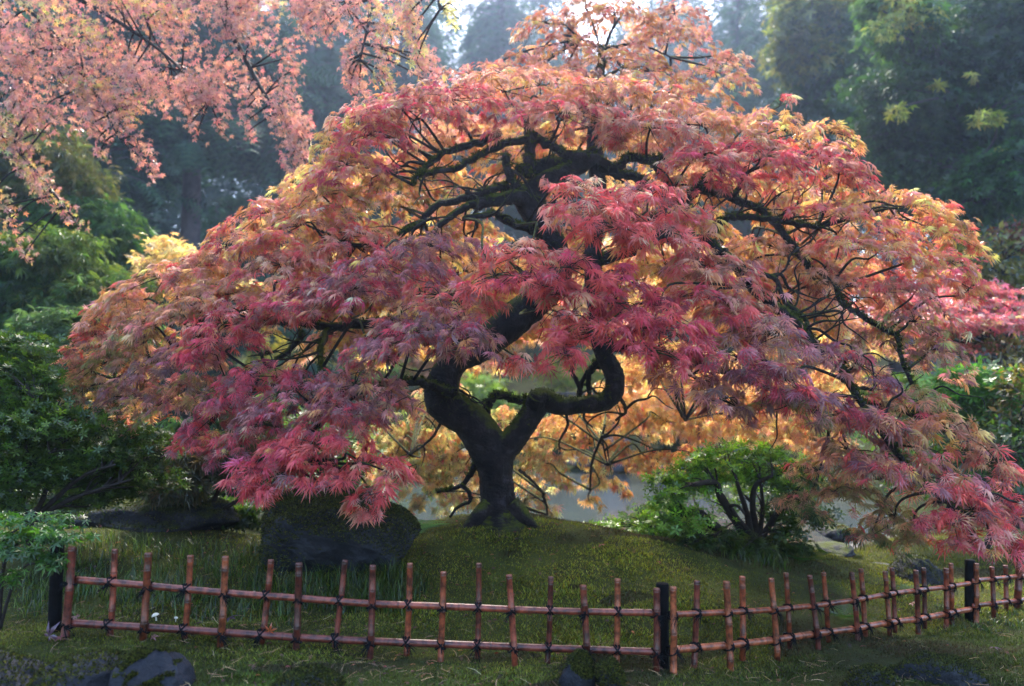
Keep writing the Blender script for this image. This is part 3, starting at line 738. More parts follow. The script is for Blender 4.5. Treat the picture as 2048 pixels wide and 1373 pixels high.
# ------------------------------------------------------------------ left foreground shrubs
bl = np.array([at(60, 1100, 4.6)[0], 4.6, 0]); bl[2] = gz(bl[0], bl[1]) - 0.03
stm = []
for pts in [[(55, 1050), (45, 1000), (60, 940), (50, 880), (70, 800)], [(60, 1050), (85, 1000), (100, 940), (95, 880)], [(50, 1050), (20, 1010), (-20, 960)], [(65, 1050), (120, 990), (170, 950), (230, 930)], [(60, 1045), (10, 960), (-30, 860)], [(70, 1050), (140, 1000), (260, 960)]]:
    P = [bl] + [at(x, y, 4.5 - 0.04 * k) for k, (x, y) in enumerate(pts)]
    stm.append((P, list(np.linspace(.022, .006, len(P)))))
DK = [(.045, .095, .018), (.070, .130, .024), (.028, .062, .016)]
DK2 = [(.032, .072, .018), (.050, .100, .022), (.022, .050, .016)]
plant("evergreen_shrub", "big dark green evergreen shrub with thin twisting stems at the left edge", "shrub", bl, stm,
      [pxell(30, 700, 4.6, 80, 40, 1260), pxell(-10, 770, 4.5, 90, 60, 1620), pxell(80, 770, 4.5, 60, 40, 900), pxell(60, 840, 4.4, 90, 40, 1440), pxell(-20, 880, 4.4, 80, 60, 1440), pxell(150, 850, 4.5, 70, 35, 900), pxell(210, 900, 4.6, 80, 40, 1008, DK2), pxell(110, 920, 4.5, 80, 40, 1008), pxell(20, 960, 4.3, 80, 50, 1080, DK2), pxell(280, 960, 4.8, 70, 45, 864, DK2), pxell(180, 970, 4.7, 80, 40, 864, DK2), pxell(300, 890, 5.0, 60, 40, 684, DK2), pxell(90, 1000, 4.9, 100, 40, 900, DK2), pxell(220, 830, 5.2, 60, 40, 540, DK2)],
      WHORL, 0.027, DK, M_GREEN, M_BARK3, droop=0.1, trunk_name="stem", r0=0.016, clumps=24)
b = base_at(400, 5.6); stm = []
for pts in [[(410, 1020), (400, 960), (380, 900)], [(420, 1020), (450, 950), (470, 890)], [(400, 1020), (350, 960), (330, 920)], [(430, 1030), (490, 990), (520, 930)]]:
    stm.append(([np.array(b)] + [at(x, y, 5.6) for x, y in pts], [.025, .018, .012, .008]))
plant("bronze_maple", "shaded bronze green laceleaf shrub with bare dark stems under the maple's left side", "shrub", b, stm,
      [pxell(380, 930, 5.5, 60, 50, 330), pxell(350, 970, 5.4, 50, 30, 200), pxell(470, 900, 5.6, 60, 50, 300), pxell(420, 860, 5.8, 70, 40, 300, [(.03, .08, .02)]), pxell(520, 860, 6.0, 60, 60, 300, [(.06, .14, .03)])],
      LACE2, 0.085, [(.13, .10, .03), (.09, .09, .03), (.06, .09, .025)], M_MAPLE, M_BARK3, droop=0.8, trunk_name="stem", r0=0.014)
for lab, ells in [("shaded dark shrub between the evergreen shrub and the boulder", [(450, 960, 7.0, 90, 45, 900), (360, 990, 6.8, 80, 35, 700), (540, 970, 7.2, 70, 50, 800), (520, 1015, 6.2, 70, 24, 600), (430, 1020, 6.3, 80, 22, 600), (600, 1000, 6.4, 60, 26, 500), (490, 1040, 5.9, 60, 22, 560)]),
                  ("shaded dark shrub behind the thin stems of the evergreen shrub", [(250, 950, 7.2, 110, 70, 1100), (140, 960, 7.0, 110, 80, 1100), (40, 930, 7.0, 90, 90, 900)]),
                  ("dim green shrub above the boulder under the maple's left branches", [(620, 900, 8.5, 90, 60, 900), (700, 950, 8.2, 90, 50, 900), (540, 880, 9, 90, 60, 900)])]:
    b = base_at(ells[0][0], ells[0][2]); t = at(*ells[0][:3])
    plant("understory_shrub", lab, "shrub", b, [([np.array(b), (np.array(b) + t) / 2, t], [.03, .02, .01])], [pxell(*e) for e in ells], WHORL, 0.05, [(.020, .048, .016), (.032, .07, .02), (.05, .10, .025)], M_GREEN, M_BARK3, trunk_name="stem", r0=0.016, group="shaded shrubs left of the boulder")
b = at(0, 1190, 3.55); b[2] = gz(b[0], b[1]) - .02
stm = [([b, at(10, 1120, 3.5), at(60, 1080, 3.45), at(150, 1075, 3.4)], [.01, .008, .005, .002]), ([b, at(-10, 1130, 3.5), at(20, 1070, 3.45), at(80, 1040, 3.45)], [.01, .008, .005, .002]), ([b, at(40, 1140, 3.5), at(110, 1130, 3.42)], [.008, .005, .002])]
LG = [(.035, .10, .024), (.046, .135, .03), (.024, .075, .02)]
plant("seedling_maple", "small fresh green maple seedling beside the left end of the fence", "shrub", b, stm,
      [pxell(120, 1072, 3.4, 50, 14, 100), pxell(60, 1062, 3.45, 60, 22, 120), pxell(20, 1090, 3.45, 50, 24, 100), pxell(60, 1110, 3.42, 40, 14, 66), pxell(115, 1120, 3.4, 26, 16, 44), pxell(10, 1150, 3.45, 26, 18, 44), pxell(100, 1040, 3.5, 50, 18, 70), pxell(0, 1040, 3.5, 40, 20, 70)],
      PALM, 0.032, LG, M_GREEN, M_BARK3, droop=0.5, trunk_name="stem", r0=0.006, clumps=12)

# ------------------------------------------------------------------ the laceleaf maple
tree_base = at(1000, 1036, 5.1)
maple = new_root("laceleaf_maple", tree_base, "old gnarled laceleaf maple with a wide red and orange dome on the moss mound", "tree")
NODES = []
def limb_pts(pts, Y0, Y1, r0, r1, sub=5):
    n = len(pts)
    Ys = np.linspace(Y0, Y1, n)
    P = [at(p[0], p[1], Ys[i]) for i, p in enumerate(pts)]
    rr = [(p[2] if len(p) > 2 else r0 + (r1 - r0) * i / (n - 1)) * m_per_px(Ys[i]) for i, p in enumerate(pts)]
    return spline(P, rr, sub)
ta = Acc()
P, r = limb_pts([(1002, 1085, 84), (1002, 1060, 66), (1001, 1042, 50), (1000, 1022, 38), (995, 990, 32), (992, 955, 32), (984, 915, 40), (962, 872, 38), (936, 838, 36), (908, 822, 37), (886, 804, 38), (884, 775, 34), (896, 742, 29), (918, 715, 28), (975, 682, 31), (1030, 640, 33), (1080, 595, 32), (1115, 550, 28), (1110, 495, 24), (1082, 445, 26), (1060, 400, 32), (1090, 365, 22), (1150, 335, 18), (1195, 305, 15)], 5.1, 5.05, 0, 0, 14)
MAIN = (P, r); NODES.append(P[140:]); ta.add(*tube(P, r, 40, 0.0, seed=1, bark=0.017))
P, r = limb_pts([(985, 935, 26), (1002, 905, 27), (1025, 880, 25), (1050, 850, 23), (1068, 820, 24), (1085, 800, 24), (1120, 812, 17), (1165, 810, 16), (1205, 805, 17), (1228, 780, 19), (1226, 745, 18), (1208, 710, 17), (1195, 670, 16), (1190, 600, 17), (1185, 520, 17), (1190, 440, 17), (1196, 370, 16), (1190, 310, 15), (1188, 250, 11)], 5.08, 5.1, 0, 0, 12)
NODES.append(P[110:]); ta.add(*tube(P, r, 30, 0.0, seed=2, bark=0.013)); LIM2 = (P, r)
P, r = limb_pts([(1068, 815, 19), (1076, 795, 20), (1078, 786, 12)], 5.05, 5.0, 0, 0, 5); ta.add(*tube(P, r, 12, 0.06, seed=3))
for (sx, sy, dx, dy, Y2) in [(980, 1012, -48, 44, 4.95), (1022, 1008, 44, 42, 5.0), (1005, 1020, 12, 42, 4.9)]:
    P, r = limb_pts([(sx, sy, 20), (sx + dx * .5, sy + dy * .55, 17), (sx + dx, sy + dy, 8), (sx + dx * 1.3, sy + dy * 1.3, 3)], 5.05, Y2, 0, 0, 5); ta.add(*tube(P, r, 10, 0.06, seed=sx))
trunk = ta.build("trunk", M_BARK, maple, smooth=True)

LIMBS = [  # points in photo pixels, near depth, far depth, base and tip radius in px
 ([(968, 850), (972, 820), (985, 795), (1002, 788), (1030, 800), (1060, 797), (1082, 786)], 5.15, 5.2, 10, 9),
 ([(900, 712), (865, 680), (820, 656), (780, 645), (720, 648), (660, 655), (600, 645), (520, 645), (450, 652), (372, 652)], 5.0, 4.8, 15, 6),
 ([(1055, 395), (1009, 397), (965, 407), (951, 407), (944, 394), (936, 383)], 5.0, 4.95, 20, 7),
 ([(1030, 392), (1005, 375), (992, 377), (944, 394), (890, 407), (855, 425), (842, 448), (804, 467), (763, 490), (701, 490)], 5.0, 4.9, 12, 5),
 ([(951, 407), (920, 420), (890, 440), (860, 470), (830, 480), (800, 485)], 4.95, 4.8, 10, 5),
 ([(1080, 470), (1057, 455), (1026, 448), (992, 431), (960, 430), (925, 438)], 5.0, 4.85, 12, 6),
 ([(1195, 318), (1146, 318), (1100, 330), (1061, 335), (1044, 342)], 5.1, 5.0, 17, 17),
 ([(1055, 352, 11), (1058, 320, 13), (1060, 285, 13), (1056, 250, 10)], 4.95, 5.0, 13, 10),
 ([(1054, 277), (1009, 288), (958, 308), (917, 335), (869, 344), (840, 352)], 4.98, 4.8, 10, 5),
 ([(1000, 268), (948, 288), (890, 305), (855, 332), (838, 349), (825, 372)], 5.0, 4.8, 11, 4),
 ([(1060, 265), (1071, 277), (1105, 294), (1146, 312), (1191, 318), (1232, 339), (1250, 322), (1266, 315), (1300, 322), (1335, 315)], 5.0, 5.0, 11, 10),
 ([(1300, 322), (1310, 335), (1330, 360), (1345, 380)], 5.0, 4.9, 8, 5),
 ([(1010, 312), (1013, 325), (1020, 353), (1033, 372), (1045, 390)], 4.95, 5.0, 9, 12),
 ([(1200, 330), (1235, 345), (1270, 355), (1310, 375), (1345, 400), (1370, 430)], 5.05, 4.85, 13, 6),
 ([(1195, 440), (1260, 440), (1330, 430), (1365, 407), (1399, 377), (1430, 385), (1461, 394), (1519, 418)], 5.1, 5.0, 16, 9),
 ([(1399, 377), (1410, 355), (1430, 340), (1440, 320)], 5.02, 5.1, 9, 7),
 ([(1461, 394), (1478, 377), (1485, 349)], 5.0, 5.0, 8, 5),
 ([(1195, 520), (1260, 500), (1330, 470), (1392, 477), (1451, 508)], 5.1, 4.9, 17, 14),
 ([(1427, 470), (1430, 455), (1450, 440), (1485, 435), (1553, 442), (1600, 450), (1639, 455)], 5.0, 4.95, 10, 6),
 ([(1451, 508), (1480, 535), (1495, 560), (1519, 587), (1560, 618), (1601, 655), (1632, 696), (1677, 727), (1690, 758), (1725, 806), (1759, 861), (1793, 905), (1840, 960), (1900, 1010)], 4.85, 4.0, 15, 5),
 ([(1500, 545), (1547, 556), (1570, 604), (1601, 628), (1615, 649), (1628, 690)], 4.7, 4.5, 6, 5),
 ([(1519, 418), (1570, 470), (1610, 530), (1636, 560), (1670, 570), (1680, 600), (1711, 625), (1759, 655), (1793, 676), (1803, 720), (1830, 780), (1870, 860)], 5.0, 4.6, 9, 4),
 ([(1725, 806), (1793, 820), (1841, 837), (1890, 860)], 4.7, 4.5, 7, 4),
 ([(1200, 700), (1290, 700), (1370, 720), (1440, 740), (1520, 770), (1600, 800), (1660, 850)], 5.1, 4.4, 12, 5),
 ([(905, 790), (860, 770), (800, 765), (740, 780), (680, 810), (640, 850), (600, 880)], 5.0, 4.3, 12, 4),
 ([(602, 668), (590, 690), (561, 714), (530, 735), (496, 760), (455, 800), (420, 850)], 4.9, 4.5, 8, 4),
 ([(660, 655), (648, 680), (640, 710), (647, 758), (647, 810), (620, 870), (580, 930)], 4.92, 4.2, 8, 4),
 ([(513, 650), (512, 686), (527, 717), (530, 740)], 4.85, 4.7, 7, 3),
 ([(450, 652), (380, 680), (300, 720), (230, 760)], 4.85, 4.8, 6, 3),
 ([(950, 925), (945, 945), (925, 970), (900, 980), (875, 985)], 5.05, 5.2, 8, 3),
 ([(922, 968), (936, 985), (940, 1003), (915, 1015), (900, 1035)], 5.1, 5.1, 6, 3),
 ([(1188, 250), (1195, 205), (1200, 165), (1205, 120), (1200, 95)], 5.4, 5.8, 10, 6),
 ([(1200, 95), (1180, 85), (1160, 78)], 5.8, 5.8, 4, 2), ([(1205, 100), (1240, 92), (1280, 85), (1310, 70)], 5.8, 5.9, 5, 2),
 ([(1280, 90), (1310, 100), (1340, 115)], 5.85, 5.8, 3, 2), ([(1200, 160), (1230, 145), (1245, 135)], 5.6, 5.7, 5, 2), ([(1200, 165), (1240, 172), (1270, 190)], 5.55, 5.5, 8, 3),
 ([(1205, 105), (1225, 60), (1250, 20), (1270, -10)], 5.8, 6.0, 4, 2), ([(1200, 100), (1190, 60), (1175, 20)], 5.8, 6.0, 3, 1.5),
 ([(1150, 700), (1145, 740), (1160, 780), (1150, 810)], 5.2, 5.3, 6, 5), ([(1215, 730), (1175, 745), (1155, 790)], 5.1, 5.3, 6, 5),
 ([(1200, 720), (1178, 750), (1180, 800)], 5.1, 5.3, 8, 5),
 ([(1235, 790), (1248, 810), (1250, 825), (1232, 840)], 5.2, 5.6, 5, 3), ([(1130, 820), (1135, 850), (1120, 880), (1120, 900)], 5.3, 5.8, 4, 2), ([(1168, 818), (1170, 840), (1185, 855)], 5.3, 5.7, 4, 2),
 ([(1350, 760), (1355, 810), (1370, 840)], 5.2, 5.8, 4, 3), ([(1205, 870), (1185, 920), (1180, 980)], 5.9, 6.2, 4, 2), ([(1210, 850), (1205, 880), (1215, 930)], 5.9, 6.2, 3, 1.5), ([(880, 850), (860, 880), (820, 910)], 5.2, 5.6, 4, 2), ([(1085, 985), (1092, 1010), (1095, 1030)], 6.0, 6.1, 4, 2), ([(1040, 940), (1062, 960), (1085, 985)], 5.3, 6.0, 4, 3),
]
moss_pts = []
for k, (pts, Y0, Y1, r0, r1) in enumerate(LIMBS):
    P, r = limb_pts(pts, Y0, Y1, r0, r1, 5)
    g = np.random.default_rng(900 + k)
    r = r * 0.86
    P = P + g.normal(0, 1, P.shape) * (r * 0.22)[:, None]
    V, T, Q = tube(P, r, 9, 0.10, seed=100 + k)
    a = Acc(); a.add(V, T, Q); a.build("limb", M_BARK, maple, smooth=True)
    NODES.append(P)
    if r0 > 6: moss_pts.append((P, r))
moss_pts += [(MAIN[0][110:], MAIN[1][110:]), (LIM2[0][30:], LIM2[1][30:])]
NODES = np.concatenate(NODES)

# moss fringe hanging on the limbs
a = Acc()
for P, r in moss_pts:
    L = np.linalg.norm(np.diff(P, axis=0), axis=1).sum()
    n = int(L * 900)
    k = rng.integers(0, len(P), n); ang = rng.normal(math.pi / 2, 0.9, n)
    Tn = norm(np.gradient(P, axis=0))[k]; A = norm(np.cross(Tn, np.array([0, 0, 1.0]) + 1e-3)); B = np.cross(A, Tn)
    B = B * np.sign(B[:, 2:3] + 1e-9)
    O = np.cos(ang)[:, None] * A + np.sin(ang)[:, None] * B
    Q = P[k] + O * (r[k] * 0.92)[:, None] + rng.normal(0, 0.006, (n, 3))
    V, T, C = place(LACE2, Q, O + rng.normal(0, .6, (n, 3)) + np.array([0, 0, -0.2]), Tn + rng.normal(0, .4, (n, 3)), 0.008 + 0.014 * rng.random(n), cpal([(.06, .085, .012), (.09, .11, .016), (.03, .045, .010)], n))
    keep = snoise(np.repeat(Q, len(LACE2[0]), 0), 5, 77)[T[:, 0]] > -0.25
    a.add(V, T[keep], C=C)
tag(a.build("moss_fringe", M_MOSSB, maple), kind="stuff")

# crown: drooping pads of leaf bunches; (px, py, depth, half width, half height, palette)
TIERS = {
 "pale pink and peach tier on top of the dome": [
  (1010, 200, 5.0, 250, 50, "PPO"), (900, 215, 4.9, 150, 45, "PPC"), (800, 235, 4.85, 140, 50, "PPC"), (1230, 215, 5.1, 200, 55, "PPO"), (1120, 240, 4.8, 150, 40, "PPC"), (720, 255, 5.0, 90, 40, "YOP"), (1400, 270, 5.0, 190, 60, "PPO"), (1300, 270, 4.8, 120, 40, "PPR"), (1560, 275, 5.1, 140, 45, "OPY"), (1660, 275, 5.2, 60, 30, "OY"),
  (1640, 335, 5.0, 120, 50, "PCR"), (1530, 330, 4.8, 120, 50, "PRC"), (1400, 335, 4.7, 100, 60, "RPC"), (740, 290, 4.8, 90, 60, "CPR"), (690, 350, 4.8, 100, 60, "PCO"), (640, 410, 4.9, 100, 60, "OYP"), (760, 390, 5.1, 110, 60, "OPV"), (1560, 215, 5.2, 22, 7, "RP"), (660, 300, 5.1, 50, 40, "OY"), (1080, 175, 5.1, 120, 22, "PO"), (1700, 350, 5.0, 60, 30, "OP")],
 "loose thin orange tier rising behind the dome": [
  (1130, 110, 5.8, 100, 50, "PPO"), (1090, 60, 5.9, 70, 45, "PBO"), (1340, 90, 5.8, 110, 60, "PPO"), (1350, 40, 5.9, 80, 40, "PB"), (1430, 160, 5.7, 90, 45, "PPY"), (1120, 165, 5.6, 120, 36, "PPB"), (970, 155, 5.8, 110, 24, "PPB"), (1300, 160, 5.7, 110, 50, "PPY"), (1230, 50, 5.9, 110, 60, "BO"), (1380, 210, 5.6, 110, 36, "POO"), (1040, 130, 5.8, 60, 30, "PPB"), (1230, 130, 5.8, 110, 40, "PO"), (1170, 30, 6.0, 70, 40, "BP"), (1460, 130, 5.8, 50, 30, "PPB")],
 "orange and dusky tier down the left side": [
  (520, 445, 5.0, 110, 40, "ROP"), (600, 470, 4.8, 140, 55, "ORP"), (450, 510, 4.9, 110, 45, "OPR"), (560, 550, 4.7, 150, 60, "RBP"), (680, 500, 4.8, 120, 50, "PRB"), (400, 550, 4.9, 90, 40, "POB"), (330, 570, 4.9, 130, 50, "POB"), (240, 620, 4.9, 80, 60, "OPB"), (190, 690, 4.95, 60, 55, "OBR"), (400, 615, 4.7, 130, 50, "BPO"), (300, 660, 4.8, 110, 50, "BVP"),
  (480, 640, 4.5, 130, 50, "CPR"), (440, 690, 4.4, 80, 40, "CCR"), (620, 600, 4.5, 140, 60, "CUP"), (330, 740, 4.7, 130, 50, "UBU"), (220, 740, 4.9, 90, 50, "VBV"), (170, 800, 4.9, 70, 40, "VBV"), (260, 815, 4.8, 120, 50, "VUB"), (370, 800, 4.7, 100, 50, "UBV"), (420, 590, 4.75, 60, 30, "OP"), (150, 750, 4.95, 50, 40, "VB"), (290, 700, 4.85, 70, 40, "BV")],
 "plum and crimson tier left of the trunk": [
  (760, 550, 4.4, 150, 65, "UCU"), (860, 505, 4.4, 120, 45, "UBU"), (700, 600, 4.35, 120, 50, "UCP"), (880, 610, 4.2, 130, 55, "UBR"), (925, 635, 4.1, 50, 34, "BRO"), (860, 678, 4.0, 130, 50, "UUC"), (935, 695, 3.95, 75, 48, "UUB"), (780, 690, 4.1, 100, 55, "UCU"),   (500, 770, 4.4, 100, 50, "CUC"), (440, 840, 4.4, 90, 50, "CUC"), (590, 800, 4.3, 120, 60, "UCU"), (710, 790, 4.2, 110, 60, "UUB"), (390, 885, 4.4, 50, 40, "CR"), (520, 870, 4.3, 100, 50, "CU"), (660, 850, 4.15, 110, 50, "UCR"), (780, 830, 4.15, 70, 50, "UB"), (560, 920, 4.1, 100, 45, "CRR")],
 "coral red spray hanging low in front of the boulder": [
  (640, 905, 4.0, 110, 45, "RCR"), (730, 945, 3.95, 80, 42, "RRP"), (560, 960, 4.0, 60, 36, "RCR"), (640, 960, 3.98, 60, 30, "RC"), (790, 960, 3.95, 36, 26, "RP"), (740, 1000, 3.95, 45, 28, "RP"), (540, 990, 4.0, 28, 20, "R"), (735, 1035, 3.95, 24, 14, "RP"), (490, 950, 4.05, 40, 26, "CR")],
 "bright coral red tier in front of the trunk": [
  (1140, 390, 4.15, 75, 40, "RRP"), (1190, 430, 4.1, 120, 45, "RRP"), (1300, 410, 4.2, 100, 50, "RPR"), (1330, 480, 4.2, 100, 45, "RPR"), (1230, 470, 4.05, 90, 36, "RR"), (1060, 520, 4.1, 110, 40, "RRP"), (1140, 550, 4.0, 80, 42, "RRC"), (990, 565, 4.0, 70, 40, "RRC"), (1060, 575, 4.0, 80, 34, "RC"), (1250, 575, 4.1, 90, 45, "CRR"), (1320, 630, 4.1, 100, 50, "CRC"), (1230, 620, 4.05, 60, 40, "RC"),
  (1135, 648, 3.98, 62, 30, "RRP"), (1200, 675, 3.95, 110, 40, "RRC"), (1320, 680, 4.0, 90, 45, "RRC"), (1040, 728, 4.0, 34, 26, "RP"), (1130, 722, 3.95, 60, 34, "RRC"), (1300, 712, 3.95, 80, 30, "RCR"), (1420, 610, 4.3, 90, 50, "RCP"), (1130, 600, 4.0, 60, 26, "RB"), (1395, 540, 4.35, 70, 45, "RPB"), (1380, 440, 4.5, 60, 50, "RPO")],
 "bronze and orange tier across the right side": [
  (1450, 560, 4.5, 110, 60, "BPR"), (1490, 640, 4.4, 110, 55, "BCP"), (1560, 515, 5.1, 120, 40, "BOP"), (1700, 460, 5.0, 170, 50, "OPR"), (1820, 425, 5.0, 120, 40, "OYP"), (1900, 440, 5.1, 60, 36, "ORO"), (1880, 480, 5.0, 90, 45, "ORY"), (1760, 520, 4.8, 140, 50, "PRO"), (1900, 540, 4.8, 60, 50, "OYR"), (1720, 590, 5.0, 120, 45, "BPR"), (1640, 560, 5.0, 90, 40, "BPO"), (1830, 600, 4.7, 90, 45, "BRP"), (1830, 660, 4.7, 80, 45, "BVU"), (1880, 720, 4.7, 50, 60, "BBU"), (1660, 390, 5.3, 90, 30, "OYV"), (1780, 690, 4.9, 80, 40, "BVU"), (1940, 590, 4.85, 30, 40, "OR")],
 "dusky plum tier trailing down the right side": [
  (1560, 690, 4.2, 130, 55, "UBU"), (1480, 735, 4.1, 110, 50, "UBC"), (1560, 765, 4.0, 90, 42, "CUU"), (1700, 735, 4.4, 90, 50, "UCU"), (1650, 820, 4.2, 130, 50, "UUC"), (1590, 820, 4.1, 70, 40, "UVU"), (1760, 870, 4.2, 110, 50, "UBR"), (1380, 765, 4.3, 100, 36, "UUB"), (1440, 815, 4.1, 70, 40, "UBU"), (1840, 820, 4.5, 90, 50, "VBB"), (1900, 880, 4.3, 100, 50, "BOB"), (1800, 950, 4.1, 110, 50, "URB"), (1700, 920, 4.3, 80, 50, "UBV"), (1900, 980, 4.1, 100, 50, "BRU"), (1990, 940, 4.3, 50, 50, "BBR")],
 "crimson tip reaching the far end of the fence": [
  (1950, 1040, 4.0, 90, 50, "RCP"), (1890, 1060, 4.05, 60, 35, "RCP"), (2010, 1095, 4.0, 50, 36, "CRC"), (1960, 1100, 3.98, 60, 28, "CRU"), (2050, 1030, 4.1, 50, 60, "CUR")],
 "olive sprays hanging inside the right edge": [
  (1720, 1000, 4.5, 80, 45, "VVB"), (1790, 1050, 4.4, 60, 50, "VBV"), (1640, 960, 4.7, 70, 40, "VBG"), (1610, 1020, 4.8, 60, 35, "VGB"), (1830, 1080, 4.35, 24, 40, "BV"), (1740, 1080, 4.6, 50, 24, "VG")],
}
def grow_pads(pads, lead, tpl, size, cov=3.4, twig=None, tipmul=(1.05, 1.25, 1.0), hang=0.55):
    acc = Acc()
    for (px, py, Y, rx, ry, keys) in pads:
        s = m_per_px(Y); c = at(px, py, Y)
        RX, RZ = rx * s, ry * s
        RD = min(max(RX * 0.75, 0.18), 0.55)
        Lp = size / s
        n_sh = max(6, int(cov * math.pi * rx * ry / (0.22 * Lp * Lp) / 4))
        rr = np.sqrt(rng.random(n_sh)); an = rng.random(n_sh) * 6.283
        a, b = rr * np.cos(an), rr * np.sin(an)
        tilt = max(-0.62, min(0.62, (px - 1080) / 900.0)) * (0.35 if py < 260 else 1.0)
        z = RZ * (0.70 - 1.25 * rr ** 1.6) + rng.normal(0, 0.16, n_sh) * RZ - tilt * a * RX * 0.55
        Sp = c + np.stack([a * RX, b * RD, z], -1)
        if twig is not None:
            d = np.linalg.norm(NODES - c, axis=1) + 0.8 * np.maximum(c[2] - NODES[:, 2] - 0.1, 0)
            a0 = NODES[np.argmin(d)]; Ld = np.linalg.norm(c - a0)
            hub = c + np.array([0, 0, 0.35 * RZ])
            if Ld < 1.3:
                mid = (a0 + hub) / 2 + rng.normal(0, 0.07 * Ld, 3) + np.array([0, 0, 0.10 * Ld]); m2 = hub * 0.75 + a0 * 0.25 + rng.normal(0, 0.05 * Ld, 3) + np.array([0, 0, .08 * Ld])
                P, r = spline([a0, mid, m2, hub], [0.011, 0.008, 0.006, 0.004], 4); twig.add(*tube(P, r, 5, 0.1))
            for q in Sp[: min(n_sh, 11)]:
                mid = (hub + q) / 2 + rng.normal(0, 0.02, 3) + np.array([0, 0, 0.03])
                P, r = spline([hub, mid, q], [0.0035, 0.0025, 0.0014], 3); twig.add(*tube(P, r, 4, cap=False))
        m = 4
        k = np.repeat(np.arange(n_sh), m); n = len(k)
        outv = np.stack([a[k] * RX, b[k] * RD, 0 * z[k]], -1)
        crown_out = (c - np.array([0.1, 5.1, c[2]])) * 0.12
        ang = rng.random(n) * 6.283
        D = norm(norm(outv + 1e-4) * 0.55 + crown_out + np.stack([np.cos(ang), np.sin(ang), 0 * ang], -1) * 0.75 + np.array([0, 0, -hang]) + rng.normal(0, .18, (n, 3)))
        N = norm(np.array([0, 0, 1.0]) + norm(outv + 1e-4) * 0.5 + rng.normal(0, .45, (n, 3)) + np.array([0, -0.35, 0]))
        P = Sp[k] + rng.normal(0, size * 0.30, (n, 3)) * np.array([1, 1, .6]) + np.array([0, 0, 0.02])
        C = pal(keys, n)
        sw = rng.random(n) < (0.07 if 'coral' in lead else 0.16)
        C[sw] = pal('POBRU', int(sw.sum()))
        shoot_j = (1 + rng.normal(0, .18, n_sh))[k]
        C = np.clip(C * shoot_j[:, None] * 1.08, 0, .9)
        S = size * (0.45 + 0.95 * rng.random(n) ** 1.3)
        V, T, CC = place(tpl, P, D, N, S, C, tipmul)
        acc.add(V, T, C=CC)
    return acc
twig = Acc()
for lab, pads in TIERS.items():
    loose = lab.startswith("loose")
    size = (0.076 if pads[0][2] < 4.25 else 0.058) if not loose else 0.045
    cov = 0.85 if loose else (1.45 if lab.startswith('pale') else 1.42)
    grow_pads(pads, lab, LACE, size, cov, twig).build("crown_tier", M_MAPLE, maple, label=lab)

# sunlit inner far side of the dome
back = []
g = np.random.default_rng(31)
for i in range(150):
    px = g.uniform(560, 1720); t = (px - 1080) / 620
    top = 250 + 190 * t * t; bot = 690 + 40 * (1 - t * t)
    py = g.uniform(top, bot)
    if 1040 < px < 1260 and 690 < py: continue
    back.append((px, py, g.uniform(5.6, 6.5), g.uniform(55, 95), g.uniform(24, 42), random.choice(["YOY", "OYP", "OOY", "YOV"])))
grow_pads(back, "", LACE2, 0.066, 1.4, twig, (1.0, 1.1, 1.0)).build("crown_tier", M_MAPLE, maple, label="sunlit yellow orange inner tier on the far side of the dome")
low = [(1000, 860, 6.3, 50, 50, "YOV"), (1080, 950, 6.2, 60, 50, "YVO"), (1060, 1010, 6.1, 45, 35, "YVV"), (925, 960, 6.2, 50, 50, "YVO"), (920, 1010, 6.1, 40, 26, "VY"), (1150, 850, 6.4, 80, 40, "YOY"), (1240, 830, 6.4, 80, 40, "OYO"), (1180, 900, 6.2, 60, 30, "YOY"), (1240, 920, 6.2, 60, 40, "YYO"), (1200, 970, 6.2, 50, 24, "YYV"), (1330, 860, 6.3, 90, 40, "OYO"), (1320, 930, 6.2, 60, 28, "OO"), (1430, 850, 6.3, 100, 40, "OOY"), (1400, 920, 6.2, 60, 24, "OR"), (1550, 870, 6.2, 90, 40, "OBO"), (1640, 880, 6.0, 80, 50, "OBV"), (1620, 950, 6.0, 60, 30, "OV"), (860, 860, 6.3, 60, 50, "OYV"), (830, 920, 6.2, 60, 40, "OYO"), (780, 880, 6.2, 60, 40, "OV"), (1300, 770, 6.4, 100, 40, "OYO"), (1420, 780, 6.3, 90, 40, "OOR"), (1540, 800, 6.2, 90, 40, "OBO"), (1650, 790, 6.1, 80, 40, "BVO"), (880, 790, 6.4, 60, 30, "YV"), (1300, 730, 6.4, 90, 30, "YOY"), (1180, 1010, 6.1, 24, 10, "Y"), (1720, 760, 5.8, 80, 40, "VBO"), (1740, 830, 5.6, 70, 40, "VOB")]
low += [(840, 960, 6.1, 50, 40, 'YVY'), (870, 1000, 6.0, 50, 34, 'YVO'), (900, 930, 6.2, 50, 40, 'YOV'), (790, 930, 6.2, 50, 40, 'YOV'), (850, 900, 6.3, 60, 36, 'YO'), (1110, 900, 6.3, 60, 40, 'YO'), (1040, 900, 6.3, 40, 40, 'YV')]
low = [(a, b, c + 0.55, d * 1.1, e * 1.1, f.replace('OYO', 'YOY').replace('OBO', 'YOB').replace('OO', 'OY') + ('WWH' if a < 1130 else 'OOYW')) for a, b, c, d, e, f in low]
grow_pads(low, "", LACE2, 0.060, 1.5, twig, (1.0, 1.1, 1.0), 1.1).build("crown_tier", M_MAPLE, maple, label="golden weeping tier hanging behind the trunk over the pond")
g = np.random.default_rng(77)
def crooked(start, head, segs, L, r0, droop):
    P = [start]; d = norm(np.array(head, float))
    for q in range(segs):
        d = norm(d + g.normal(0, .42, 3) + np.array([0, -.05, -droop])); P.append(P[-1] + d * L * g.uniform(.6, 1.3))
    r = np.linspace(r0, 0.0022, len(P)); Ps, rs = spline(P, r, 4)
    twig.add(*tube(Ps, rs, 6, 0.12)); return P
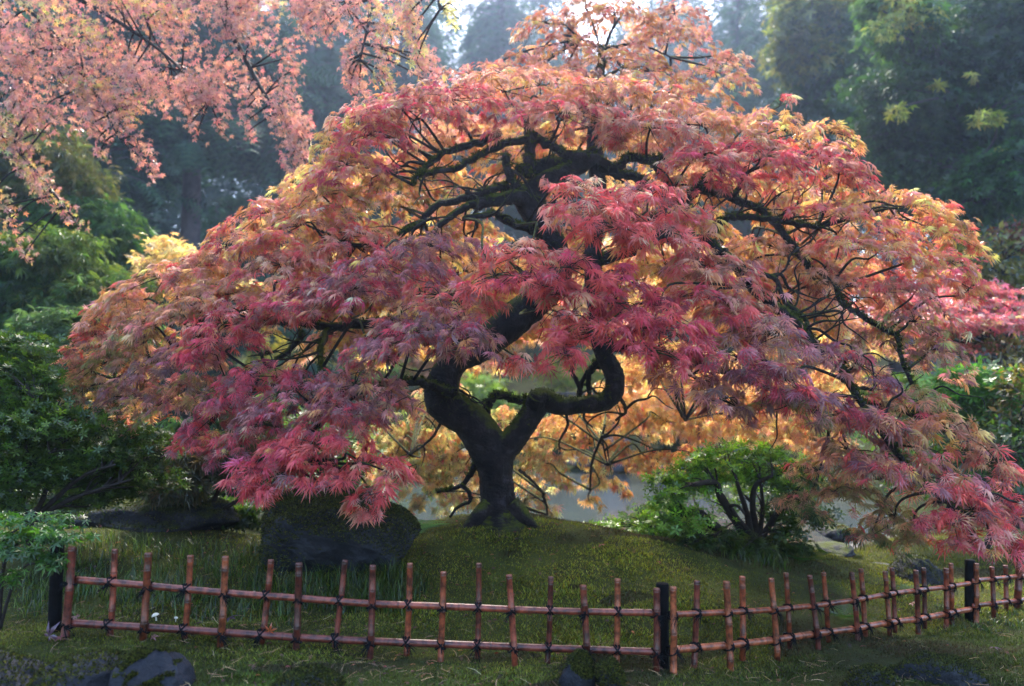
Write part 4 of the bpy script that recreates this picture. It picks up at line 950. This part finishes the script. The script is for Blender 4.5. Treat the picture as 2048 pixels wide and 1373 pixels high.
pxn = CX + NODES[:, 0] / NODES[:, 1] * F_PX
zn = NODES[:, 2]
for (xa, xb, za, zb, cnt) in [(760, 1060, 1.75, 2.75, 26), (1060, 1400, 1.7, 2.8, 22), (1380, 1720, 1.5, 2.6, 26), (480, 900, 1.2, 1.9, 18), (1500, 1860, 0.8, 1.7, 16), (1060, 1260, 0.9, 1.35, 8)]:
    idx = np.where((pxn > xa) & (pxn < xb) & (zn > za) & (zn < zb))[0]
    if not len(idx): continue
    for _ in range(cnt):
        a0 = NODES[g.choice(idx)]; side = np.sign(a0[0] + 0.05) if g.random() < .7 else -np.sign(a0[0] + 0.05)
        P = crooked(a0, (side * 1.0, g.uniform(-.5, .5), g.uniform(-.2, .8)), 5, 0.09, g.uniform(.006, .012), 0.08)
        if g.random() < .7: crooked(P[2], (side * .5, g.uniform(-.5, .5), g.uniform(-.5, 1)), 4, 0.07, .005, 0.1)
twig.build("branching", M_BARK, maple, smooth=True)

# ------------------------------------------------------------------ overhanging maple, upper left
ob = (-7.6, 8.0, gz(-7.6, 8.0) - 0.1)
om = new_root("overhanging_maple", ob, "orange palmate leaved maple hanging in from the upper left corner", "tree")
OT = Acc()
P, r = spline([ob, (-7.4, 8.0, 1.5), (-6.9, 7.9, 3.4), (-6.0, 7.7, 4.9)], [0.22, 0.19, 0.15, 0.11], 5); OT.add(*tube(P, r, 12, 0.05)); 
onodes = [P]
STR = [  # branch lines drawn in photo pixels with depth and half width of their leaves
 ([(-700, -420), (-200, -260), (120, -130), (400, -40), (470, 80), (530, 190), (600, 280)], 7.4, 6.9, 0.06),
 ([(-200, -260), (60, -60), (230, 40), (330, 110), (420, 200)], 7.4, 7.0, 0.03), ([(-300, -280), (-60, -80), (100, 60), (180, 170), (240, 280)], 7.3, 6.9, 0.03), ([(60, -140), (250, -60), (300, 60), (360, 160)], 7.3, 7.2, 0.025),
 ([(120, -130), (420, -140), (700, -120), (740, 0), (720, 120)], 7.2, 6.0, 0.035), ([(420, -140), (740, -150), (850, -80), (880, 20)], 7.0, 5.6, 0.03), ([(-400, -250), (-160, 60), (-40, 220), (60, 330), (150, 440)], 7.3, 6.8, 0.03)]
for pts, Y0, Y1, r0 in STR:
    n = len(pts); P, r = spline([at(x, y, Y0 + (Y1 - Y0) * i / (n - 1)) for i, (x, y) in enumerate(pts)], np.linspace(r0, 0.008, n), 6)
    OT.add(*tube(P, r, 7, 0.08)); onodes.append(P)
onodes = np.concatenate(onodes)
OA = [(.40, .17, .13), (.42, .20, .13), (.37, .125, .12), (.30, .15, .11)]
OY = [(.46, .33, .10), (.28, .28, .08), (.44, .20, .08)]
OCl = []  # (px, py, Y, rx, ry, cols, cov)
g = np.random.default_rng(5)
for i in range(74):
    px = g.uniform(-40, 560); lim = 250 - 0.05 * px + (40 if px < 200 else 0); py = g.uniform(-40, lim - 20)
    OCl.append((px, py, g.uniform(6.6, 7.6), g.uniform(50, 80), g.uniform(26, 44), OA if g.random() < 0.86 else OY, 1.1))
def finger(x0, y0, x1, y1, w, Y, cols, n=5):
    for k in range(n):
        t = k / (n - 1)
        OCl.append((x0 + (x1 - x0) * t + g.normal(0, 5), y0 + (y1 - y0) * t, Y + g.normal(0, .08), w * (1.05 - 0.45 * t), w * 0.8, cols, 1.5))
for f in [(170, 190, 200, 305, 26, 6.9, OA), (225, 210, 305, 340, 36, 6.8, OA), (370, 190, 390, 270, 20, 7, OA), (430, 190, 450, 260, 20, 7, OA), (490, 180, 500, 265, 24, 7, OA), (555, 210, 600, 350, 42, 6.8, OA), (590, 240, 605, 310, 34, 6.8, OA), (20, 270, 85, 370, 40, 6.9, OA + OY), (70, 350, 155, 445, 28, 6.8, OA + OY), (0, 380, 45, 510, 26, 6.8, OY + OA), (100, 190, 100, 265, 24, 7, OA), (30, 180, 60, 250, 40, 7, OA), (270, 190, 262, 230, 14, 7, OY),
          (700, 20, 720, 175, 40, 6.2, OA), (760, 10, 775, 190, 44, 6.2, OA + OY), (820, 0, 830, 120, 40, 5.9, OY + OA), (690, 130, 705, 180, 20, 6.2, OA), (640, -30, 660, 60, 40, 6.4, OA), (600, -20, 620, 60, 40, 6.6, OA), (880, -30, 908, 45, 22, 5.6, [(.45, .45, .14), (.55, .45, .16)]), (850, 110, 865, 165, 26, 6.3, OA), (570, 90, 590, 200, 30, 7, OA)]:
    finger(*f)
ca = Acc(); tw = OT
for px, py, Y, rx, ry, cols, cov in OCl:
    s = m_per_px(Y); n = max(8, int(cov * 3.14 * rx * ry / 82)); c = at(px, py, Y)
    d = norm(rng.normal(0, 1, (n, 3))) * (rng.random((n, 1)) ** 0.5)
    P = c + d * np.array([rx * s, 0.22, ry * s])
    D = norm(rng.normal(0, .5, (n, 3)) + np.array([0.15, 0, -0.9])); N = norm(np.array([0, -0.9, 0.6]) + rng.normal(0, .5, (n, 3)))
    V, T, C = place(PALM, P, D, N, 0.028 + 0.020 * rng.random(n), cpal(cols, n, .2), (1.05, 1.15, 1.0)); ca.add(V, T, C=C)
    a0 = onodes[np.argmin(np.linalg.norm(onodes - c, axis=1))]; L = np.linalg.norm(c - a0)
    P2, r2 = spline([a0, (a0 + c) / 2 + np.array([0, 0, 0.1 * L]) + rng.normal(0, .04 * L, 3), c, c + np.array([0.05, 0, -ry * s * .8])], [.010, .008, .005, .003], 4); tw.add(*tube(P2, r2, 5))
OT.build("trunk", M_BARK3, om, smooth=True); ca.build("crown", M_MAPLE, om)

# ------------------------------------------------------------------ bamboo fence
fence = new_root("bamboo_fence", at(1325, 1344, 3.62), "knee high red brown bamboo lattice fence lashed with black rope along the moss bed", "fence")
def fy(px):
    if px <= 1340: return 3.42 + (px - 130) / 1200 * 0.20
    u = (px - CX) / F_PX
    return min(4.70 / (1.4995 - u) , 6.2) if px < 1960 else 4.70 / (1.4995 - (1960 - CX) / F_PX) + (px - 1960) / 88 * 0.45
BC = [(.19, .046, .020), (.15, .034, .018), (.23, .062, .026), (.12, .028, .018)]
def bamboo(P0, P1, r0, r1, colr, node_gap=0.19, nodecap=True):
    P0, P1 = np.asarray(P0), np.asarray(P1); L = np.linalg.norm(P1 - P0)
    g = random.random() * node_gap; zs = [0.0]; k = g
    st = []
    while k < L - 0.02: st.append(k); k += node_gap * random.uniform(.8, 1.2)
    if nodecap: st.append(L - 0.012)
    prof = [(0, 1.0)]
    for q in st:
        prof += [(q - 0.006, 1.0), (q - 0.002, 1.14), (q, 0.96), (q + 0.003, 1.12), (q + 0.008, 1.0)]
    prof += [(L, 1.0)]
    prof = [p for p in prof if 0 <= p[0] <= L + 0.008]; prof.sort()
    # lengthen smooth spans
    t = np.array([p[0] for p in prof]); m = np.array([p[1] for p in prof])
    P = P0 + (P1 - P0) * (t / L)[:, None] + np.stack([0.003 * np.sin(t * 9), 0 * t, 0 * t], -1)
    V, T, Q = tube(P, (r0 + (r1 - r0) * t / L) * m, 14)
    C = np.tile(np.array(colr), (len(V), 1)) * (1 + 0.12 * np.sin(np.linalg.norm(V - P0, axis=1) * 23))[:, None]
    ringdark = np.repeat(np.where(np.abs(m - 1) > 0.01, 0.55, 1.0), 14); C[:len(ringdark)] *= ringdark[:, None]
    return V, T, Q, C
RAILS = [([(148, 1160), (231, 1166), (452, 1186), (599, 1197), (747, 1208), (888, 1213), (1102, 1222), (1314, 1226)], 0.0150), ([(136, 1246), (369, 1260), (591, 1275), (747, 1283), (954, 1291), (1102, 1297), (1310, 1304)], 0.0160),
         ([(1348, 1229), (1451, 1225), (1541, 1220), (1624, 1212), (1706, 1201), (1775, 1189), (1837, 1181), (1896, 1174), (1938, 1167)], 0.0135), ([(1348, 1300), (1451, 1291), (1541, 1281), (1624, 1269), (1706, 1258), (1775, 1246), (1837, 1238), (1896, 1227), (1940, 1219)], 0.0165),
         ([(1945, 1162), (2048, 1152), (2110, 1146)], 0.014), ([(1945, 1212), (2048, 1200), (2110, 1192)], 0.014)]
rail3d = []
for pts, rad in RAILS:
    P = np.array([at(x, y, fy(x)) for x, y in pts]); rail3d.append(P)
    Ps, _ = spline(P, np.ones(len(P)), 6)
    Ls = np.r_[0, np.cumsum(np.linalg.norm(np.diff(Ps, axis=0), axis=1))]
    a = Acc(); prof = []
    L = Ls[-1]; k = 0.11; marks = []
    while k < L: marks.append(k); k += random.uniform(.2, .3)
    t = [0.0]; m = [1.0]
    for q in np.arange(0.03, L, 0.03): t.append(q); m.append(1.0)
    for q in marks:
        for dq, mm in ((-.005, 1.0), (-.002, 1.1), (0, .96), (.003, 1.1), (.007, 1.0)): t.append(q + dq); m.append(mm)
    t.append(L); m.append(1.0); o = np.argsort(t); t = np.array(t)[o]; m = np.array(m)[o]
    Pt = np.stack([np.interp(t, Ls, Ps[:, c]) for c in range(3)], -1)
    V, T, Q = tube(Pt, rad * m, 14)
    C = np.tile(np.array(random.choice(BC)) * 1.1, (len(V), 1)) * (1 + 0.2 * snoise(V, 6, 3))[:, None]
    rd = np.repeat(np.where(np.abs(m - 1) > .01, .6, 1.0), 14); C[:len(rd)] *= rd[:, None]
    a.add(V, T, Q, C); a.build("rail", M_BAMBOO, fence, smooth=True)
PK = [(146, 1094, 129, 1272, 1, 14), (231, 1099, 219, 1279, 0, 11), (298, 1106, 284, 1289, 1, 13), (382, 1111, 369, 1275, 0, 11), (452, 1113, 441, 1283, 1, 12), (543, 1120, 524, 1279, 0, 11), (599, 1126, 591, 1301, 1, 12), (691, 1121, 670, 1288, 0, 10), (747, 1131, 739, 1317, 1, 11.5), (821, 1127, 813, 1300, 0, 11), (888, 1144, 880, 1324, 1, 11), (959, 1127, 954, 1312, 0, 10.5), (1019, 1150, 1029, 1334, 1, 11.5), (1102, 1154, 1096, 1302, 0, 10), (1167, 1171, 1174, 1334, 1, 12), (1236, 1158, 1232, 1324, 0, 11), (1314, 1177, 1312, 1344, 1, 12),
      (1347, 1174, 1346, 1344, 1, 12), (1395, 1162, 1388, 1322, 0, 11), (1454, 1163, 1460, 1339, 1, 12), (1485, 1153, 1485, 1291, 0, 11), (1543, 1157, 1554, 1308, 1, 10.5), (1572, 1146, 1578, 1268, 0, 9), (1620, 1151, 1636, 1293, 1, 9.5), (1647, 1145, 1655, 1257, 0, 8.5), (1704, 1145, 1716, 1284, 1, 9), (1722, 1138, 1729, 1250, 0, 9), (1771, 1143, 1779, 1274, 1, 8.5), (1784, 1136, 1789, 1240, 0, 8), (1832, 1141, 1836, 1262, 1, 9), (1847, 1136, 1849, 1233, 0, 8), (1893, 1137, 1892, 1260, 1, 9), (1902, 1127, 1903, 1226, 0, 8), (1953, 1127, 1952, 1244, 1, 9), (1984, 1134, 1987, 1232, 1, 8), (2011, 1131, 2012, 1222, 0, 8), (2040, 1108, 2034, 1206, 1, 12)]
def lash(c, axis, rr, front):
    """coils of black rope crossed over a joint, with frayed ends"""
    a = Acc()
    ax = norm(axis); up = np.array([0, 0, 1.0]); fwd = norm(np.cross(ax, up))
    for k in range(4):
        off = (k - 1.5) * 0.0075
        th_ = np.linspace(0, 2 * np.pi, 15)
        if k % 2:  # ring round the rail
            ctr = c + ax * off
            P = ctr + (np.cos(th_)[:, None] * fwd * (rr * 1.45) + np.sin(th_)[:, None] * up * (rr * 1.2))
        else:      # slanting ring over both canes
            s2 = 1 if k == 0 else -1
            dirv = norm(up * 0.75 + s2 * ax * 0.75)
            P = c + np.cos(th_)[:, None] * fwd * (rr * 1.9) + np.sin(th_)[:, None] * dirv * (rr * 1.55) + ax * off * .5
        a.add(*tube(P, 0.0040, 5, cap=False))
    nst = 16 if random.random() < 0.55 else 6
    sg = random.choice([-1, 1]); b0 = c - fwd * (rr * 2.0 * (1 if fwd[1] > 0 else -1)) + up * -0.006
    for k in range(nst):
        L = random.uniform(.025, .06) if nst > 8 else random.uniform(.012, .03)
        d = norm(ax * sg * random.uniform(.2, 1) + up * random.uniform(-1.0, .15) + rng.normal(0, .3, 3))
        P = np.array([b0, b0 + d * L * .5 + rng.normal(0, .002, 3), b0 + d * L + np.array([0, 0, -L * .25])])
        a.add(*tube(P, np.array([.0018, .0014, .0006]), 4, cap=False))
    return a
for (x0, y0, x1, y1, front, rp) in PK:
    xm = (x0 + x1) / 2; Y = fy(xm); dY = -0.026 if front else 0.028
    top = at(x0, y0, Y + dY); bot = at(x1, y1, Y + dY)
    bot = bot + (bot - top) * (0.07 / np.linalg.norm(bot - top))
    rad = rp * 0.56 * m_per_px(Y)
    a = Acc(); a.add(*bamboo(bot, top, rad, rad * 0.95, np.array(random.choice(BC)) * random.uniform(.55, 1.3)))
    pk = a.build("picket", M_BAMBOO, fence, smooth=True)
    k0 = 0 if xm <= 1335 else (2 if xm < 1945 else 4)
    for q in (k0, k0 + 1):
        Rl = rail3d[q]; xr = Rl[:, 0]
        pxr = top[0] + (bot[0] - top[0]) * 0.5
        for _ in range(2):
            zr = np.interp(pxr, xr, Rl[:, 2]); tt = (zr - top[2]) / (bot[2] - top[2]); pxr = top[0] + (bot[0] - top[0]) * tt
        yr = np.interp(pxr, xr, Rl[:, 1]); i = min(max(np.searchsorted(xr, pxr), 1), len(xr) - 1)
        c = np.array([pxr, yr + dY * 0.45, zr])
        lash(c, Rl[i] - Rl[i - 1], RAILS[q][1], front).build("lashing", M_ROPE, pk, smooth=True)
for (x0, y0, x1, y1, r) in [(116, 1078, 108, 1275, 12), (1325, 1167, 1325, 1350, 12.5), (1940, 1120, 1940, 1252, 9.5)]:
    Y = fy(x0) + 0.05; t = at(x0, y0, Y); b = at(x1, y1, Y); b = b + (b - t) * 0.3; s = m_per_px(Y)
    P = np.array([b, b * .4 + t * .6, t - (t - b) * .01, t]); rr = np.array([r * 1.05, r, r, r * .9]) * s
    a = Acc(); a.add(*tube(P, rr, 20)); a.build("post", M_BLACK, fence, smooth=False, label="charred black post")

# ------------------------------------------------------------------ moss, needles, grass
def fy_line(x):
    return np.where(x < 0.68, 3.5 + 0.06 * x, 3.6 + (x - 0.68) * 0.67)
n = 600000
u = rng.uniform(-0.74, 0.74, n); Y = 2.75 * (9.0 / 2.75) ** rng.random(n)
X = u * Y; Z = ground_z(X, Y)
P0 = np.stack([X, Y, Z], -1)
patch = snoise(P0, 2.2, 201) + 0.7 * snoise(P0, 6.0, 202)
bed = (P0[:, 0] < -0.75 + 0.25 * snoise(P0, 3, 210)) & (P0[:, 1] > 3.95 + 0.2 * snoise(P0, 2.5, 211))  # moss thinned at back left so dark ground imitates the shrubs' shade
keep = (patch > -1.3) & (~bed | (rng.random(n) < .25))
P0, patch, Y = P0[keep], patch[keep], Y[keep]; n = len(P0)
h = (1 + 0.55 * np.clip(snoise(P0, 11.0, 208), -1, 1)) * (0.004 + 0.012 * rng.random(n)) * (0.8 + 0.35 * np.clip(patch, -1, 1.2)) * (0.6 + Y * 0.12)
w = h * 0.20 + 0.0011
an = rng.random(n) * 6.283
dv = np.stack([np.cos(an), np.sin(an), 0 * an], -1); sv_ = np.stack([-np.sin(an), np.cos(an), 0 * an], -1)
tilt_ = 0.4 + 1.6 * rng.random((n, 1))
V = np.stack([P0 - sv_ * w[:, None] - [0, 0, .004], P0 + sv_ * w[:, None] - [0, 0, .004], P0 + dv * h[:, None] * tilt_ + np.array([0, 0, 1]) * h[:, None]], 1).reshape(-1, 3)
T = np.arange(3 * n).reshape(-1, 3)
mc = cpal([(.150, .160, .016), (.195, .195, .024), (.100, .118, .016), (.150, .125, .026)], n, .3)
mc *= (1 + 0.30 * np.clip(patch, -1, 1) + 0.30 * np.clip(snoise(P0, 15.0, 207), -1, 1))[:, None]
fr = np.clip((fy_line(P0[:, 0]) - P0[:, 1]) / 0.25, 0, 1)[:, None]; mc = mc * (1 - fr) + fr * mc * np.array([.46, .62, .62])  # moss in front of the fence tinted darker, foreground shade put into its colour
mc *= 0.88 * (1 + 0.46 * np.clip(snoise(P0, 1.3, 221) + 0.6 * snoise(P0, 5.0, 222), -1.4, 1.2))[:, None]
brown = snoise(P0, 3.1, 205) + 0.5 * snoise(P0, 12.0, 206) > 0.46; mc[brown] = cpal([(.06, .040, .018), (.05, .05, .016)], brown.sum(), .3)
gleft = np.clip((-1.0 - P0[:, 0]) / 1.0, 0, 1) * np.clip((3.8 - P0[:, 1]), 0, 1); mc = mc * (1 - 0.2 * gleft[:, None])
tag(mk("moss", V, T, M_MOSSB, None, np.repeat(mc, 3, 0)), "olive moss covering the mound and the bed under the fence, coloured darker there as shade", "moss", kind="stuff")

n = 1700
Yn = np.where(rng.random(n) < .72, rng.uniform(2.95, 3.9, n), rng.uniform(3.5, 5.6, n)); Xn = rng.uniform(-0.7, 0.7, n) * Yn
Pn = np.stack([Xn, Yn, ground_z(Xn, Yn) + 0.022 + 0.008 * rng.random(n)], -1)
an = rng.random(n) * 6.283; L = 0.02 + 0.045 * rng.random(n)
NE = (np.array([(-.018, -.5, 0), (.018, -.5, 0), (-.018 + .06, 0, .05), (.018 + .06, 0, .05), (-.014, .5, 0), (.014, .5, 0)], float), np.array([(0, 1, 2), (1, 3, 2), (2, 3, 4), (3, 5, 4)]))
V, T, C = place(NE, Pn, np.stack([np.cos(an), np.sin(an), rng.normal(0, .25, n)], -1), norm(np.array([0, -0.3, 1.]) + rng.normal(0, .3, (n, 3))), L, cpal([(.26, .16, .07), (.20, .12, .06), (.32, .22, .11), (.14, .08, .04)], n))
tag(mk("fallen_needles", V, T, M_NEEDLE, None, C), "tan conifer needles and bits of straw scattered over the moss", "needle litter", kind="stuff")

n = 700
Yn = rng.uniform(3.0, 5.4, n); Xn = np.clip(rng.normal(-0.15, 0.36, n), -.7, .7) * Yn
Pn = np.stack([Xn, Yn, ground_z(Xn, Yn) + 0.016], -1); an = rng.random(n) * 6.283
V, T, C = place(LACE2, Pn, np.stack([np.cos(an), np.sin(an), 0.2 + 0 * an], -1), norm(np.array([0, -0.3, 1.]) + rng.normal(0, .5, (n, 3))), 0.008 + 0.016 * rng.random(n), cpal([(.22, .05, .04), (.16, .07, .04), (.30, .13, .06), (.10, .04, .05)], n))
tag(mk("leaf_litter", V, T, M_MAPLE, None, C), "small curled scraps of fallen red and brown maple leaf on the moss", "leaf litter", kind="stuff")

def blades(regions, name, label):
    A = Acc()
    for (x0, x1, y0, y1, Y0, Y1, n, L0) in regions:
        m = max(6, n // 14)
        tx = rng.uniform(x0, x1, m); t = rng.random(m); ty = Y0 + (Y1 - Y0) * t
        cx = (tx - CX) / F_PX * ty
        k = rng.integers(0, m, n)
        x = cx[k] + rng.normal(0, .03, n); y = ty[k] + rng.normal(0, .03, n)
        P = np.stack([x, y, ground_z(x, y) - 0.005], -1)
        a = rng.random(n) * 6.283; L = L0 * (0.6 + 0.7 * rng.random(n)); dd = np.stack([np.cos(a), np.sin(a), 0 * a], -1); ss = np.stack([-np.sin(a), np.cos(a), 0 * a], -1)
        bend = (0.25 + 0.9 * rng.random(n))[:, None]; wv_ = 0.0026
        rows = []
        for s_ in (0, .4, .75, 1.0):
            c = P + dd * (L[:, None] * bend * s_ ** 2 * .9) + np.array([0, 0, 1.]) * (L[:, None] * (s_ - .38 * bend * s_ ** 2))
            ww = wv_ * (1 - s_ * .9)
            rows += [c - ss * ww, c + ss * ww]
        V = np.stack(rows, 1).reshape(-1, 3)
        b = np.arange(n)[:, None, None] * 8
        Q = (b + np.array([[0, 1, 3, 2], [2, 3, 5, 4], [4, 5, 7, 6]])[None]).reshape(-1, 4)
        A.add(V, Q=Q, C=np.repeat(cpal([(.022, .055, .010), (.042, .090, .016), (.060, .095, .022), (.014, .034, .009)], n, .4), 8, 0))
    return tag(A.build(name, M_GREEN), label, "grass", kind="stuff")
blades([(170, 560, 0, 0, 4.0, 5.0, 1900, .115), (60, 200, 0, 0, 3.7, 4.6, 700, .10), (560, 760, 0, 0, 3.95, 4.35, 900, .13), (700, 850, 0, 0, 3.95, 4.4, 900, .12), (250, 600, 0, 0, 3.75, 4.1, 900, .09), (1440, 1560, 0, 0, 5.3, 5.6, 500, .10), (1850, 2060, 0, 0, 4.9, 5.4, 500, .06)], "grass", "loose tufts of dark green sedge grass behind the left fence run")

# ------------------------------------------------------------------ mushrooms and fallen leaves
def mushroom(label, px, py, Y, cap, tilt):
    p = at(px, py, Y); z0 = gz(p[0], p[1]) - 0.010; p[2] = z0
    root = new_root("mushroom", p, label, "mushroom", "small cream mushrooms in the moss")
    hgt = 0.008 + cap * 0.9
    a = Acc(); top = p + np.array([tilt * hgt, 0, hgt + .012]); a.add(*tube(np.array([p - [0, 0, .02], (p + top) / 2 + [tilt * .004, 0, 0], top]), np.array([cap * .28, cap * .22, cap * .2]), 10)); a.build("stalk", M_CAP, root, smooth=True)
    t = np.linspace(0, np.pi / 2, 7); prof = np.stack([np.sin(t) * cap, np.cos(t) * cap * .75], -1)
    P = np.array([top + [tilt * q, 0, q - cap * .2] for q in prof[:, 1]][::-1]); rr = prof[::-1, 0] + 1e-4
    a = Acc(); a.add(*tube(P, rr, 16)); a.build("cap", M_CAP, root, smooth=True)
mushroom("cream mushroom in the moss between the third and fourth pickets, largest of three", 315, 1222, 3.72, 0.017, -0.35)
mushroom("small cream mushroom just left of the fourth picket", 351, 1221, 3.72, 0.009, 0.2)
mushroom("round white mushroom above the top rail left of the sixth picket", 508, 1160, 4.15, 0.012, 0.1)
def leaf_one(label, c, size, D, N, col):
    V, T, C = place(PALM, np.array([c]), np.array([D], float), np.array([N], float), np.array([size]), np.array([col]))
    o = tag(mk("fallen_leaf", V, T, M_MAPLE, None, C), label, "leaf", "fallen maple leaves near the fence")
    sol = o.modifiers.new("thickness", 'SOLIDIFY'); sol.thickness = 0.0006
leaf_one("orange red maple leaf caught on the lower rail beside the sixth picket", at(540, 1262, fy(540) - 0.024), 0.036, (.2, -.2, 1), (0, -1, .3), (.62, .16, .05))
leaf_one("purple grey maple leaf lying at the left end post of the fence", at(98, 1272, 3.36), 0.07, (.5, -.1, .8), (-.3, -1, .4), (.16, .07, .13))
def g_leaf(label, px, Y, size, col, lift=0.03):
    x = (px - CX) / F_PX * Y; leaf_one(label, np.array([x, Y, gz(x, Y) + lift]), size, (random.uniform(-1, 1), random.uniform(-1, 1), .1), (0, -.4, 1), col)
g_leaf("pink beige fallen leaf behind the right fence run", 1808, 5.2, 0.05, (.50, .22, .17), .05)
g_leaf("dark purple fallen leaf in the moss right of the fifth picket", 472, 3.72, 0.04, (.07, .03, .06))
g_leaf("dark red fallen leaf in the moss right of the first picket", 172, 3.62, 0.035, (.20, .04, .05))
g_leaf("dull red fallen leaf below the lower rail near the second picket", 143, 3.34, 0.03, (.25, .05, .05))
g_leaf("brownish red fallen leaf below the lower rail near the fourth picket", 322, 3.40, 0.032, (.22, .06, .06))
g_leaf("purple fallen leaf in the moss below the right fence post", 1965, 4.4, 0.04, (.10, .04, .09))
g_leaf("small orange fallen leaf in the moss under the sixteenth picket", 1155, 3.75, 0.018, (.55, .2, .06))
g_leaf("tiny pink fallen leaf on the mound's right shoulder", 1200, 4.9, 0.03, (.5, .12, .12))

# ------------------------------------------------------------------ misty air
bm = bmesh.new(); bmesh.ops.create_cube(bm, size=1.0)
me = bpy.data.meshes.new("haze"); bm.to_mesh(me); bm.free()
hz = bpy.data.objects.new("haze", me); COL.objects.link(hz)
hz.scale = (560, 560, 45.0); hz.location = (0, 150, 45 / 2 - 3.2)
mh, nt, N, L = mat_nodes("misty_air")
N.remove(N["Principled BSDF"])
pv = N.new("ShaderNodeVolumePrincipled")
pv.inputs["Color"].default_value = (0.52, 0.68, 1.0, 1); pv.inputs["Density"].default_value = HAZE_DENSITY; pv.inputs["Anisotropy"].default_value = 0.7
L.new(pv.outputs[0], N["Material Output"].inputs["Volume"])
me.materials.append(mh)
tag(hz, "thin blue morning mist filling the garden and forest", "mist", kind="stuff")
